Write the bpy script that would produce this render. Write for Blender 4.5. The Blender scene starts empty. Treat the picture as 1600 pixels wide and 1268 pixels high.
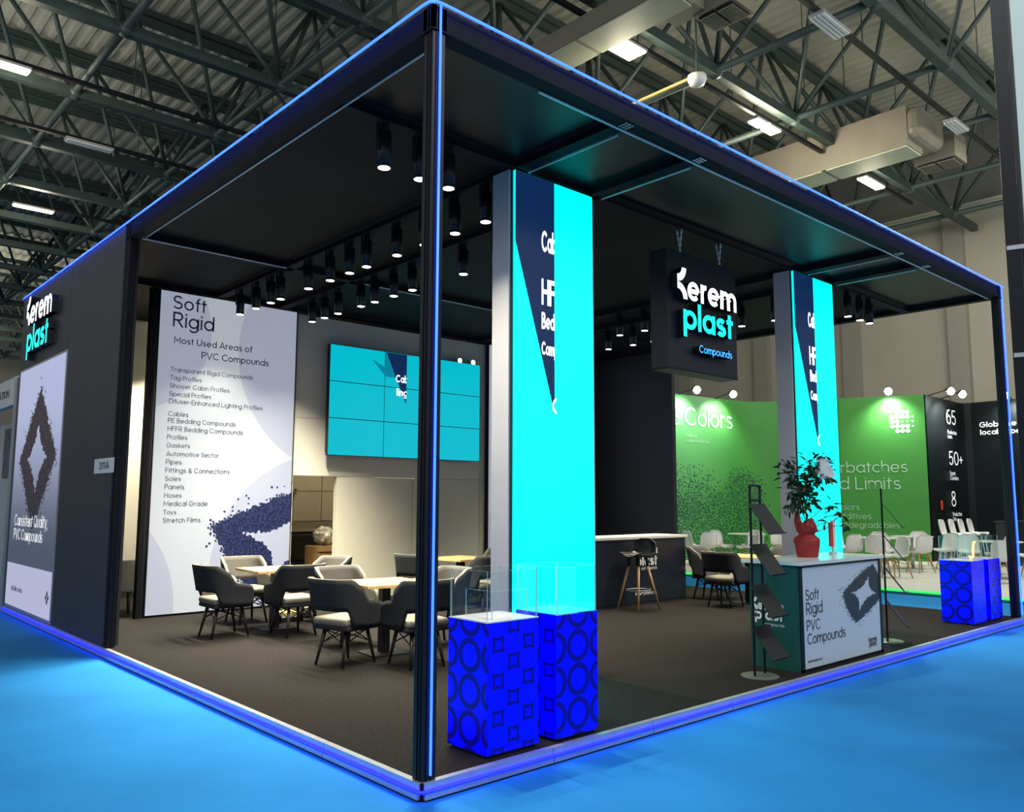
import bpy, bmesh, math, random
from mathutils import Vector, Matrix
R = math.radians
rnd = random.Random(7)
S = bpy.context.scene
COL = S.collection

# ------------------------------------------------------------------ camera, world, exposure
CAM = Vector((-2.8102, -3.8108, 1.6210))
YAW, PITCH, ROLL, FPX = 0.83355777, 0.1132702, 0.003449, 1298.09
cd = bpy.data.cameras.new('camera')
cam = bpy.data.objects.new('camera', cd)
COL.objects.link(cam)
fw = Vector((math.cos(PITCH) * math.cos(YAW), math.cos(PITCH) * math.sin(YAW), math.sin(PITCH)))
rt = Vector((math.sin(YAW), -math.cos(YAW), 0))
up = rt.cross(fw)
r2 = rt * math.cos(ROLL) + up * math.sin(ROLL)
u2 = -rt * math.sin(ROLL) + up * math.cos(ROLL)
cam.matrix_world = Matrix(((r2.x, u2.x, -fw.x, CAM.x), (r2.y, u2.y, -fw.y, CAM.y), (r2.z, u2.z, -fw.z, CAM.z), (0, 0, 0, 1)))
cd.sensor_fit = 'HORIZONTAL'
cd.sensor_width = 36.0
cd.lens = FPX / 1600 * 36.0
cd.clip_end = 300
S.camera = cam

def in_view(p, margin=160):
    d = Vector(p) - CAM
    z = d.dot(fw)
    if z < 0.5: return False
    x = 800 + FPX * d.dot(r2) / z
    y = 634 - FPX * d.dot(u2) / z
    return -margin < x < 1600 + margin and -margin < y < 1268 + margin

w = bpy.data.worlds.new('hall_light')
S.world = w
w.use_nodes = True
w.node_tree.nodes['Background'].inputs[0].default_value = (0.95, 1.0, 1.0, 1)
w.node_tree.nodes['Background'].inputs[1].default_value = 0.42
S.view_settings.view_transform = 'Standard'
S.view_settings.look = 'None'
S.view_settings.exposure = 0.0
S.view_settings.gamma = 1.0
S.view_settings.use_curve_mapping = False
S.cycles.max_bounces = 6
S.cycles.transparent_max_bounces = 12
S.cycles.sample_clamp_indirect = 4.0
S.cycles.caustics_reflective = False
S.cycles.caustics_refractive = False

def area_light(name, loc, aim, size, size_y, power, color):
    l = bpy.data.lights.new(name, 'AREA')
    l.shape = 'RECTANGLE'; l.size = size; l.size_y = size_y; l.energy = power; l.color = color
    o = bpy.data.objects.new(name, l)
    o.location = loc
    o.rotation_euler = (Vector(aim) - Vector(loc)).to_track_quat('-Z', 'Y').to_euler()
    COL.objects.link(o)
    return o
# rows of the hall's own high-bay lamps behind and beside the photographer
area_light('hall_lamp_row', (-4.5, -3.0, 9.4), (-4.0, -1.0, 0), 8, 1.2, 420, (0.95, 1.0, 1.0))
area_light('hall_lamp_row_aisle', (6.0, -6.0, 9.4), (6.0, -4.0, 0), 9, 1.2, 480, (0.95, 1.0, 1.0))

area_light('neighbour_fill_light', (16.0, 0.6, 9.25), (16.0, 2.2, 0), 7, 1.0, 420, (1.0, 0.97, 0.88))  # fill light added to brighten the neighbouring stand, not a fixture
# unseen upward fill lights, added to brighten the roof deck and steel
for lx, ly, pw in ((-5.0, 6.0, 300), (-3.0, 18.0, 350), (8.0, -5.0, 380), (18.0, -4.0, 420), (2.0, 42.0, 700)):
    area_light('roof_fill_light', (lx, ly, 8.6), (lx + 1.5, ly + 2.5, 13), 6, 6, pw, (1.0, 0.97, 0.85))

# ------------------------------------------------------------------ material helpers
class E:
    """a little arithmetic on shader sockets"""
    def __init__(s, nt, k): s.nt, s.k = nt, k
    def _m(s, op, *o, clamp=False):
        n = s.nt.nodes.new('ShaderNodeMath'); n.operation = op; n.use_clamp = clamp
        for i, x in enumerate((s,) + o):
            if isinstance(x, E): s.nt.links.new(x.k, n.inputs[i])
            else: n.inputs[i].default_value = x
        return E(s.nt, n.outputs[0])
    def __add__(s, o): return s._m('ADD', o)
    def __sub__(s, o): return s._m('SUBTRACT', o)
    def __mul__(s, o): return s._m('MULTIPLY', o)
    def __truediv__(s, o): return s._m('DIVIDE', o)
    def __pow__(s, o): return s._m('POWER', o)
    def abs(s): return s._m('ABSOLUTE')
    def max(s, o): return s._m('MAXIMUM', o)
    def min(s, o): return s._m('MINIMUM', o)
    def lt(s, o): return s._m('LESS_THAN', o)
    def gt(s, o): return s._m('GREATER_THAN', o)
    def mod(s, o): return s._m('FLOORED_MODULO', o)
    def step(s, a, b):
        n = s.nt.nodes.new('ShaderNodeMapRange'); n.interpolation_type = 'SMOOTHSTEP'
        s.nt.links.new(s.k, n.inputs[0]); n.inputs[1].default_value = a; n.inputs[2].default_value = b
        return E(s.nt, n.outputs[0])

def new_mat(name):
    m = bpy.data.materials.new(name); m.use_nodes = True
    nt = m.node_tree
    b = nt.nodes['Principled BSDF']
    return m, nt, b

def M(name, col, rough=0.5, metal=0.0, emit=0.0, ecol=None, noise=0.0, nscale=30.0, bump=0.0, coat=0.0, spec=0.5):
    m, nt, b = new_mat(name)
    b.inputs['Base Color'].default_value = (*col, 1)
    b.inputs['Roughness'].default_value = rough
    b.inputs['Metallic'].default_value = metal
    b.inputs['Specular IOR Level'].default_value = spec
    b.inputs['Coat Weight'].default_value = coat
    if emit:
        b.inputs['Emission Color'].default_value = (*(ecol or col), 1)
        b.inputs['Emission Strength'].default_value = emit
    if noise or bump:
        tc = nt.nodes.new('ShaderNodeTexCoord')
        nz = nt.nodes.new('ShaderNodeTexNoise'); nz.inputs['Scale'].default_value = nscale; nz.inputs['Detail'].default_value = 4
        nt.links.new(tc.outputs['Object'], nz.inputs['Vector'])
        if noise:
            rp = nt.nodes.new('ShaderNodeMapRange')
            rp.inputs[1].default_value = 0.3; rp.inputs[2].default_value = 0.7
            rp.inputs[3].default_value = 1 - noise; rp.inputs[4].default_value = 1 + noise
            nt.links.new(nz.outputs['Fac'], rp.inputs[0])
            mx = nt.nodes.new('ShaderNodeVectorMath'); mx.operation = 'SCALE'
            mx.inputs[0].default_value = col
            nt.links.new(rp.outputs[0], mx.inputs['Scale'])
            nt.links.new(mx.outputs[0], b.inputs['Base Color'])
        if bump:
            bp = nt.nodes.new('ShaderNodeBump'); bp.inputs['Strength'].default_value = bump; bp.inputs['Distance'].default_value = 0.01
            nt.links.new(nz.outputs['Fac'], bp.inputs['Height'])
            nt.links.new(bp.outputs[0], b.inputs['Normal'])
    return m

def glass_mat(name, tint=(0.9, 0.98, 0.96), refl=0.10):
    m, nt, b = new_mat(name)
    out = nt.nodes['Material Output']
    nt.nodes.remove(b)
    t = nt.nodes.new('ShaderNodeBsdfTransparent'); t.inputs[0].default_value = (*tint, 1)
    g = nt.nodes.new('ShaderNodeBsdfGlossy'); g.inputs['Roughness'].default_value = 0.03
    lw = nt.nodes.new('ShaderNodeLayerWeight')
    fr = (E(nt, lw.outputs['Facing']) ** 4.0) * 0.45 + 0.025
    mx = nt.nodes.new('ShaderNodeMixShader')
    nt.links.new(fr.k, mx.inputs[0]); nt.links.new(t.outputs[0], mx.inputs[1]); nt.links.new(g.outputs[0], mx.inputs[2])
    nt.links.new(mx.outputs[0], out.inputs[0])
    return m

def uv_of(nt, plane):
    """E pair (u, v): metres along a wall and up it"""
    tc = nt.nodes.new('ShaderNodeTexCoord')
    sp = nt.nodes.new('ShaderNodeSeparateXYZ')
    if plane == 'uv':
        nt.links.new(tc.outputs['UV'], sp.inputs[0])
        return E(nt, sp.outputs[0]), E(nt, sp.outputs[1])
    nt.links.new(tc.outputs['Object'], sp.inputs[0])
    if plane == 'y': return E(nt, sp.outputs[0]), E(nt, sp.outputs[2])
    return E(nt, sp.outputs[1]) * -1.0, E(nt, sp.outputs[2])

def mixc(nt, f, a, b):
    n = nt.nodes.new('ShaderNodeMix'); n.data_type = 'RGBA'
    for i, x in ((6, a), (7, b)):
        if isinstance(x, tuple): n.inputs[i].default_value = (*x, 1)
        else: nt.links.new(x, n.inputs[i])
    if isinstance(f, E): nt.links.new(f.k, n.inputs[0])
    else: n.inputs[0].default_value = f
    return n.outputs[2]

def pellets(nt, u, v, scale, dens_fn, bg, dark, light, jitter=1.0):
    """round granules printed where the density says so; each granule is shown or left out whole"""
    cb = nt.nodes.new('ShaderNodeCombineXYZ')
    nt.links.new((u * scale).k, cb.inputs[0]); nt.links.new((v * scale).k, cb.inputs[1])
    vo = nt.nodes.new('ShaderNodeTexVoronoi'); vo.voronoi_dimensions = '2D'; vo.inputs['Scale'].default_value = 1.0
    vo.inputs['Randomness'].default_value = jitter
    nt.links.new(cb.outputs[0], vo.inputs['Vector'])
    sp = nt.nodes.new('ShaderNodeSeparateXYZ'); nt.links.new(vo.outputs['Position'], sp.inputs[0])
    pu, pv = E(nt, sp.outputs[0]) / scale, E(nt, sp.outputs[1]) / scale
    sc = nt.nodes.new('ShaderNodeSeparateColor'); nt.links.new(vo.outputs['Color'], sc.inputs[0])
    rn, rn2 = E(nt, sc.outputs[0]), E(nt, sc.outputs[1])
    d = E(nt, vo.outputs['Distance'])
    dens = dens_fn(pu, pv)
    show = rn.lt(dens) * d.lt((rn2 * 0.15 + 0.38))
    solid = dens.gt(0.93)
    shade = (d * -1.6 + 1.0).max(0.0) * (rn2 * 0.7 + 0.3)
    pc = mixc(nt, shade, dark, light)
    c1 = mixc(nt, solid, bg, dark)
    return mixc(nt, show, c1, pc)

def star(pu, pv, c, e1, e2, k0, k1, pin=0.5, pout=0.9, loose=0.10, k2=2.4):
    det = e1[0] * e2[1] - e1[1] * e2[0]
    du, dv = pu - c[0], pv - c[1]
    s = ((du * e2[1] - dv * e2[0]) / det).abs()
    t = ((dv * e1[0] - du * e1[1]) / det).abs()
    inner = (s ** pin + t ** pin).gt(1.0)
    o = s ** pout + t ** pout
    body = o * -1.0
    return (body.step(-k1, -k0) + body.step(-k2, -k1) * loose) * inner

# ------------------------------------------------------------------ object helpers
class MB:
    def __init__(s): s.v, s.f, s.m = [], [], []
    def add(s, vs, fs, mi=0):
        o = len(s.v); s.v += [tuple(x) for x in vs]
        for f in fs: s.f.append([o + i for i in f]); s.m.append(mi)
        return s
    def box(s, x0, x1, y0, y1, z0, z1, mi=0):
        return s.add([(x0, y0, z0), (x1, y0, z0), (x1, y1, z0), (x0, y1, z0), (x0, y0, z1), (x1, y0, z1), (x1, y1, z1), (x0, y1, z1)],
                     [(3, 2, 1, 0), (4, 5, 6, 7), (0, 1, 5, 4), (1, 2, 6, 5), (2, 3, 7, 6), (3, 0, 4, 7)], mi)
    def rbox(s, x0, x1, y0, y1, z0, z1, r=0.02, mi=0, seg=2):
        b = bmesh.new()
        bmesh.ops.create_cube(b, size=1)
        for q in b.verts: q.co = Vector(((x0 + x1) / 2 + q.co.x * (x1 - x0), (y0 + y1) / 2 + q.co.y * (y1 - y0), (z0 + z1) / 2 + q.co.z * (z1 - z0)))
        bmesh.ops.bevel(b, geom=list(b.edges), offset=r, segments=seg, affect='EDGES', profile=0.5)
        b.verts.index_update()
        s.add([q.co[:] for q in b.verts], [[q.index for q in f.verts] for f in b.faces], mi)
        b.free(); return s
    def rod(s, a, b, r0, r1=None, n=8, mi=0):
        a, b = Vector(a), Vector(b); r1 = r0 if r1 is None else r1
        q = (b - a).to_track_quat('Z', 'Y')
        vs = []
        for p, r in ((a, r0), (b, r1)):
            for i in range(n):
                t = 2 * math.pi * i / n
                vs.append(p + q @ Vector((r * math.cos(t), r * math.sin(t), 0)))
        fs = [(i, (i + 1) % n, n + (i + 1) % n, n + i) for i in range(n)] + [tuple(range(n))[::-1], tuple(range(n, 2 * n))]
        return s.add(vs, fs, mi)
    def lathe(s, prof, c=(0, 0, 0), n=20, mi=0):
        vs = []
        for r, z in prof:
            for i in range(n):
                t = 2 * math.pi * i / n
                vs.append((c[0] + r * math.cos(t), c[1] + r * math.sin(t), c[2] + z))
        fs = []
        for k in range(len(prof) - 1):
            for i in range(n):
                fs.append((k * n + i, k * n + (i + 1) % n, (k + 1) * n + (i + 1) % n, (k + 1) * n + i))
        fs += [tuple(range(n))[::-1], tuple(range((len(prof) - 1) * n, len(prof) * n))]
        return s.add(vs, fs, mi)
    def tube(s, pts, r, n=6, mi=0):
        pts = [Vector(p) for p in pts]; vs = []
        for i, p in enumerate(pts):
            d = (pts[min(i + 1, len(pts) - 1)] - pts[max(i - 1, 0)]).normalized()
            q = d.to_track_quat('Z', 'Y')
            for k in range(n):
                t = 2 * math.pi * k / n
                vs.append(p + q @ Vector((r * math.cos(t), r * math.sin(t), 0)))
        fs = [(i * n + k, i * n + (k + 1) % n, (i + 1) * n + (k + 1) % n, (i + 1) * n + k) for i in range(len(pts) - 1) for k in range(n)]
        fs += [tuple(range(n))[::-1], tuple(range((len(pts) - 1) * n, len(pts) * n))]
        return s.add(vs, fs, mi)
    def prism(s, poly, O, X, Y, d, mi=0, side=None):
        """flat outline poly in the (X, Y) frame at O, thickness d behind the front"""
        O, X, Y = Vector(O), Vector(X), Vector(Y); N = X.cross(Y).normalized()
        n = len(poly)
        fr = [O + X * a + Y * b for a, b in poly]; bk = [p - N * d for p in fr]
        s.add(fr + bk, [tuple(range(n))], mi)
        o = len(s.v) - 2 * n
        sm = mi if side is None else side
        s.f.append([o + n + i for i in range(n)][::-1]); s.m.append(sm)
        for i in range(n):
            j = (i + 1) % n
            s.f.append([o + j, o + i, o + n + i, o + n + j]); s.m.append(sm)
        return s
    def mesh(s, name, mats, smooth=False):
        me = bpy.data.meshes.new(name)
        me.from_pydata(s.v, [], s.f)
        for m in (mats if isinstance(mats, (list, tuple)) else [mats]): me.materials.append(m)
        for p, mi in zip(me.polygons, s.m): p.material_index = mi; p.use_smooth = smooth
        me.update()
        return me
    def build(s, name, mats, parent=None, smooth=False, **k):
        return link(name, s.mesh(name, mats, smooth), parent, **k)

def link(name, data, parent=None, kind=None, label=None):
    o = bpy.data.objects.new(name, data)
    COL.objects.link(o)
    if parent is not None:
        o.parent = parent
        o.matrix_parent_inverse = BASE.get(parent.name, Matrix()).inverted()
    if kind: o['kind'] = kind
    if label: o['label'] = label
    return o

BASE = {}
def thing(name, label, cat, loc=(0, 0, 0), group=None):
    o = bpy.data.objects.new(name, None)
    o.empty_display_size = 0.1
    o.location = loc
    COL.objects.link(o)
    BASE[o.name] = Matrix.Translation(loc)
    o['label'] = label; o['category'] = cat
    if group: o['group'] = group
    return o

def tag(o, label, cat, group=None):
    o['label'] = label; o['category'] = cat
    if group: o['group'] = group
    return o

def struct(name, mb, mats):
    return mb.build(name, mats, kind='structure')

def dup(root, loc, rotz=0.0, label=None, group=None):
    def cp(o, parent):
        c = o.copy(); COL.objects.link(c)
        if parent: c.parent = parent
        for ch in KIDS.get(o.name, ()): cp(ch, c)
        return c
    if root.name not in KIDS:
        def reg(o):
            KIDS[o.name] = list(o.children)
            for ch in o.children: reg(ch)
        reg(root)
    r = cp(root, None)
    r.location = loc; r.rotation_euler = (0, 0, rotz)
    if label: r['label'] = label
    if group: r['group'] = group
    return r
KIDS = {}

def put(proto, used, loc, rotz, label, group=None):
    """the first call moves the original, the later ones copy it"""
    if not used:
        used.append(1)
        if proto.name not in KIDS:
            def reg(o):
                KIDS[o.name] = list(o.children)
                for ch in o.children: reg(ch)
            reg(proto)
        proto.location = loc; proto.rotation_euler = (0, 0, rotz); proto['label'] = label
        if group: proto['group'] = group
        return proto
    return dup(proto, loc, rotz, label, group)

YP = ((1, 0, 0), (0, 0, 1))      # a wall that faces -Y
XP = ((0, -1, 0), (0, 0, 1))     # a wall that faces -X
# ------------------------------------------------------------------ a geometric sans drawn with strokes
def _arc(cx, cy, rx, ry, a0, a1):
    n = max(3, int(abs(a1 - a0) / 18) + 1)
    return [(cx + rx * math.cos(R(a0 + (a1 - a0) * i / n)), cy + ry * math.sin(R(a0 + (a1 - a0) * i / n))) for i in range(n + 1)]

def glyph(ch, w):
    """(advance, strokes) of a character at stroke width w; capitals 0.70 high, small letters 0.50"""
    h = w / 2; X, C, A = 0.5 - h, 0.7 - h, 0.72; r = 0.25 - h; W = 0.5
    P = []
    def li(*p): P.append([(p[i], p[i + 1]) for i in range(0, len(p), 2)])
    def el(cx, cy, rx, ry, a0=0, a1=360): P.append(_arc(cx, cy, rx, ry, a0, a1))
    def arch(x0, x1, top=X):
        rx = (x1 - x0) / 2; P.append([(x0, 0.0)] + [(x0, top - rx)] + _arc(x0 + rx, top - rx, rx, rx, 180, 0) + [(x1, 0.0)])
    adv = W
    c = ch
    if c in 'abdgpq':
        el(0.25, 0.25, r, r)
        if c == 'a': li(W - h, 0, W - h, 0.5)
        if c == 'b': li(h, 0, h, A)
        if c == 'd': li(W - h, 0, W - h, A)
        if c == 'p': li(h, -0.2, h, 0.5)
        if c == 'q': li(W - h, -0.2, W - h, 0.5)
        if c == 'g': P.append([(W - h, 0.5), (W - h, 0.02)] + _arc(0.25, 0.02, r, 0.22 - h, 0, -150))
    elif c == 'c': el(0.25, 0.25, r, r, 48, 312); adv = 0.44
    elif c == 'e': P.append([(h, 0.25), (W - h, 0.25)]); el(0.25, 0.25, r, r, 0, 318)
    elif c == 'f': P.append([(0.12, 0)] + [(0.12, 0.55)] + _arc(0.12 + 0.11, 0.55, 0.11, 0.17 - h, 180, 80)); li(0, X, 0.26, X); adv = 0.25
    elif c == 'h': li(h, 0, h, A); arch(h, 0.43 - h); adv = 0.43
    elif c == 'i': li(h, 0, h, 0.5); li(h, 0.58, h, 0.58 + w * 1.1); adv = w
    elif c == 'k': li(h, 0, h, A); li(0.40, 0.5, h, 0.2); li(0.14, 0.28, 0.42, 0); adv = 0.42
    elif c == 'l': li(h, 0, h, A); adv = w
    elif c == 'm': arch(h, 0.36); arch(0.36, 0.72 - h); adv = 0.72; li(h, 0, h, 0.5)
    elif c == 'n': arch(h, 0.43 - h); li(h, 0, h, 0.5); adv = 0.43
    elif c == 'o': el(0.25, 0.25, r, r)
    elif c == 'r': li(h, 0, h, 0.5); P.append(_arc(0.21, X - 0.17, 0.21 - h, 0.17, 180, 75)); adv = 0.26
    elif c == 's':
        q = (X - h) / 4; P.append(_arc(0.19, X - q, 0.15 - h * .4, q, 30, 270) + _arc(0.19, h + q, 0.16 - h * .4, q, 90, -150)); adv = 0.37
    elif c == 't': li(0.12, 0.0, 0.12, 0.64); li(0, X, 0.26, X); adv = 0.26
    elif c == 'u': P.append([(h, 0.5), (h, 0.21)] + _arc(0.215, 0.21, 0.215 - h, 0.21 - h, 180, 360) + [(0.43 - h, 0.5)]); adv = 0.43
    elif c == 'v': li(0.02, 0.5, 0.21, 0.0, 0.40, 0.5); adv = 0.42
    elif c == 'w': li(0.02, 0.5, 0.17, 0.0, 0.32, 0.5, 0.47, 0.0, 0.62, 0.5); adv = 0.64
    elif c == 'x': li(0.02, 0, 0.38, 0.5); li(0.02, 0.5, 0.38, 0); adv = 0.4
    elif c == 'y': li(0.02, 0.5, 0.215, 0.02); li(0.41, 0.5, 0.13, -0.2); adv = 0.43
    elif c == 'z': li(0.02, X, 0.36, X, 0.03, h, 0.38, h); adv = 0.4
    elif c == 'A': li(0.02, 0, 0.29, 0.7, 0.56, 0); li(0.12, 0.21, 0.46, 0.21); adv = 0.58
    elif c == 'B': li(h, 0, h, 0.7); P.append([(h, C), (0.25, C)] + _arc(0.26, 0.53, 0.17 - h, 0.17 - h, 90, -90) + [(h, 0.36)]); P.append([(h, 0.36), (0.28, 0.36)] + _arc(0.28, 0.18 + h / 2, 0.2 - h, 0.18 - h / 2, 90, -90) + [(h, h)]); adv = 0.48
    elif c == 'C': el(0.34, 0.35, 0.34 - h, 0.35 - h, 42, 318); adv = 0.62
    elif c == 'D': li(h, 0, h, 0.7); P.append([(h, C), (0.24, C)] + _arc(0.24, 0.35, 0.34 - h, 0.35 - h, 90, -90) + [(h, h)]); adv = 0.58
    elif c == 'E': li(0.43, C, h, C, h, h, 0.43, h); li(h, 0.36, 0.39, 0.36); adv = 0.44
    elif c == 'F': li(0.42, C, h, C, h, 0); li(h, 0.36, 0.38, 0.36); adv = 0.43
    elif c == 'G': P.append(_arc(0.34, 0.35, 0.34 - h, 0.35 - h, 45, 360) + [(0.36, 0.35)]); adv = 0.68
    elif c == 'H': li(h, 0, h, 0.7); li(0.55 - h, 0, 0.55 - h, 0.7); li(h, 0.36, 0.55 - h, 0.36); adv = 0.55
    elif c == 'I': li(h, 0, h, 0.7); adv = w
    elif c == 'K': li(h, 0, h, 0.7); li(0.5, 0.7, h, 0.26); li(0.17, 0.37, 0.52, 0); adv = 0.53
    elif c == 'L': li(h, 0.7, h, h, 0.4, h); adv = 0.42
    elif c == 'M': li(h, 0, h, 0.7 - h, 0.33, 0.22, 0.66 - h, 0.7 - h, 0.66 - h, 0); adv = 0.66
    elif c == 'N': li(h, 0, h, 0.7 - h, 0.56 - h, h, 0.56 - h, 0.7); adv = 0.56
    elif c == 'O': el(0.35, 0.35, 0.35 - h, 0.35 - h); adv = 0.7
    elif c == 'P': li(h, 0, h, 0.7); P.append([(h, C), (0.25, C)] + _arc(0.25, 0.49, 0.21 - h, 0.21 - h, 90, -90) + [(h, 0.28 + h)]); adv = 0.46
    elif c == 'Q': el(0.35, 0.35, 0.35 - h, 0.35 - h); li(0.42, 0.2, 0.64, 0.0); adv = 0.7
    elif c == 'R': li(h, 0, h, 0.7); P.append([(h, C), (0.26, C)] + _arc(0.26, 0.49, 0.21 - h, 0.21 - h, 90, -90) + [(h, 0.28 + h)]); li(0.24, 0.3, 0.46, 0); adv = 0.49
    elif c == 'S':
        q = (C - h) / 4; P.append(_arc(0.25, C - q, 0.21 - h * .4, q, 25, 270) + _arc(0.25, h + q, 0.22 - h * .4, q, 90, -155)); adv = 0.49
    elif c == 'T': li(0, C, 0.5, C); li(0.25, 0, 0.25, C); adv = 0.5
    elif c == 'U': P.append([(h, 0.7), (h, 0.27)] + _arc(0.27, 0.27, 0.27 - h, 0.27 - h, 180, 360) + [(0.54 - h, 0.7)]); adv = 0.54
    elif c == 'V': li(0.02, 0.7, 0.29, 0, 0.56, 0.7); adv = 0.58
    elif c == 'Y': li(0.02, 0.7, 0.27, 0.33, 0.52, 0.7); li(0.27, 0.33, 0.27, 0); adv = 0.54
    elif c == '1': li(0.0, 0.55, 0.16, C, 0.16, 0); adv = 0.22
    elif c == '3': P.append(_arc(0.22, 0.53, 0.19 - h, 0.17 - h, 150, -90)); P.append(_arc(0.22, 0.19, 0.22 - h, 0.19 - h / 2, 90, -150)); adv = 0.44
    elif c == '5': P.append([(0.40, C), (0.09, C), (0.06, 0.37)] + _arc(0.21, 0.225, 0.21 - h, 0.225 - h, 125, -150)); adv = 0.44
    elif c == '6': el(0.22, 0.225, 0.22 - h, 0.225 - h); P.append([(h, 0.24)] + _arc(0.27, 0.35, 0.27 - h, 0.35 - h, 180, 75)); adv = 0.44
    elif c == '8': el(0.22, 0.53, 0.18 - h, 0.17 - h); el(0.22, 0.19, 0.22 - h, 0.19 - h); adv = 0.44
    elif c == '0': el(0.24, 0.35, 0.24 - h, 0.35 - h); adv = 0.48
    elif c == '+': li(0, 0.3, 0.36, 0.3); li(0.18, 0.12, 0.18, 0.48); adv = 0.36
    elif c == '-': li(0, 0.27, 0.22, 0.27); adv = 0.22
    elif c == '.': li(h, 0, h, w * 1.1); adv = w
    elif c == ',': li(h, w, h, 0, 0, -0.09); adv = w
    elif c == '&': P.append([(0.5, 0.0), (0.13, 0.48)] + _arc(0.23, 0.56, 0.13, 0.14 - h, 200, -30) + [(0.16, 0.36)] + _arc(0.21, 0.18, 0.21 - h, 0.18 - h, 110, 330) + [(0.48, 0.3)]); adv = 0.52
    else: adv = 0.24
    return adv, P

def stroke_quads(pts, h):
    """left and right outline of a stroked line"""
    closed = len(pts) > 3 and math.dist(pts[0], pts[-1]) < 1e-6
    if closed: pts = pts[:-1]
    n = len(pts); Lq, Rq = [], []
    for i in range(n):
        p = Vector(pts[i])
        a = Vector(pts[i - 1]) if (i or closed) else None
        b = Vector(pts[(i + 1) % n]) if (i < n - 1 or closed) else None
        d0 = (p - a).normalized() if a is not None else None
        d1 = (b - p).normalized() if b is not None else None
        if d0 is None: d0 = d1
        if d1 is None: d1 = d0
        n0, n1 = Vector((-d0.y, d0.x)), Vector((-d1.y, d1.x))
        m = n0 + n1
        m = n0 if m.length < 1e-4 else m.normalized()
        k = min(1.0 / max(m.dot(n0), 0.35), 2.2)
        Lq.append(p + m * h * k); Rq.append(p - m * h * k)
    return Lq, Rq, closed

def cut(poly, xc):
    """keep the part of a convex outline left of xc"""
    out = []
    for i in range(len(poly)):
        a, b = poly[i], poly[(i + 1) % len(poly)]
        if a[0] <= xc: out.append(a)
        if (a[0] <= xc) != (b[0] <= xc):
            t = (xc - a[0]) / (b[0] - a[0]); out.append((xc, a[1] + (b[1] - a[1]) * t))
    return out

class Text:
    """lines of lettering, one mesh per line"""
    def __init__(s): s.mbs = []
    def build(s, name, mats, parent, **k):
        for m in s.mbs: m.build(name, mats, parent, **k)
    def line(s, body, O, frame, x, y, width=None, h=None, size=None, bold=0.0, depth=0.002, clip=None, side=None, weight=None, gap=None):
        """width: overall width; h: height of the tallest letter; clip: nothing drawn beyond this x"""
        w = weight or (0.062 + 2.2 * bold)
        gap = 0.105 - 0.35 * w if gap is None else gap
        pen, polys = 0.0, []
        for ch in body:
            adv, P = glyph(ch, w)
            for pts in P: polys.append((pen, pts))
            pen += adv + (gap if ch != ' ' else 0.0)
            if ch == ' ': polys.append(None)
        total = pen - gap
        tall = 0.7 if any(c.isupper() or c.isdigit() for c in body) else 0.72 if any(c in 'bdfhklt' for c in body) else 0.5
        sx = (width / total) if width else size
        sy = (h / tall) if h else (size or sx)
        mb = MB(); s.mbs.append(mb)
        O, X, Y = Vector(O), Vector(frame[0]), Vector(frame[1]); N = X.cross(Y)
        F = O + N * depth
        def wpt(p, q): return F + X * p[0] + Y * p[1] - N * q
        for pq in polys:
            if pq is None:
                mb = MB(); s.mbs.append(mb); continue
            px, pts = pq
            Lq, Rq, closed = stroke_quads(pts, w / 2)
            Lq = [(x + (px + p.x) * sx, y + p.y * sy) for p in Lq]; Rq = [(x + (px + p.x) * sx, y + p.y * sy) for p in Rq]
            n = len(Lq); sm = 0 if side is None else side
            for i in range(n if closed else n - 1):
                j = (i + 1) % n
                q = [Rq[i], Rq[j], Lq[j], Lq[i]]
                if clip is not None: q = cut(q, clip)
                if len(q) < 3: continue
                k = len(q); mb.add([wpt(p, 0) for p in q] + [wpt(p, depth) for p in q], [tuple(range(k))], 0)
                o = len(mb.v) - 2 * k
                edges = [(0, 1), (2, 3)] if (k == 4 and clip is None) else [(a, (a + 1) % k) for a in range(k)]
                if not closed and k == 4 and clip is None:
                    if i == 0: edges.append((3, 0))
                    if i == n - 2: edges.append((1, 2))
                for a, b in edges: mb.f.append([o + b, o + a, o + k + a, o + k + b]); mb.m.append(sm)
        return s

def k_glyph(mb, O, frame, x, y, H, depth, mi=0, side=None):
    def arc(cx, cy, r0, r1, a0, a1, n=10):
        o = [(cx + r1 * math.cos(a0 + (a1 - a0) * i / n), cy + r1 * math.sin(a0 + (a1 - a0) * i / n)) for i in range(n + 1)]
        return o + [(cx + r0 * math.cos(a1 + (a0 - a1) * i / n), cy + r0 * math.sin(a1 + (a0 - a1) * i / n)) for i in range(n + 1)]
    N = Vector(frame[0]).cross(Vector(frame[1]))
    for p in (arc(x, y + H, 0.24 * H, 0.47 * H, -math.pi / 2, 0), arc(x, y, 0.30 * H, 0.52 * H, 0, math.pi / 2)):
        q = p if sum(p[i][0] * p[(i + 1) % len(p)][1] - p[(i + 1) % len(p)][0] * p[i][1] for i in range(len(p))) > 0 else p[::-1]
        mb.prism(q, Vector(O) + N * depth, frame[0], frame[1], depth, mi, side)

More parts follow.
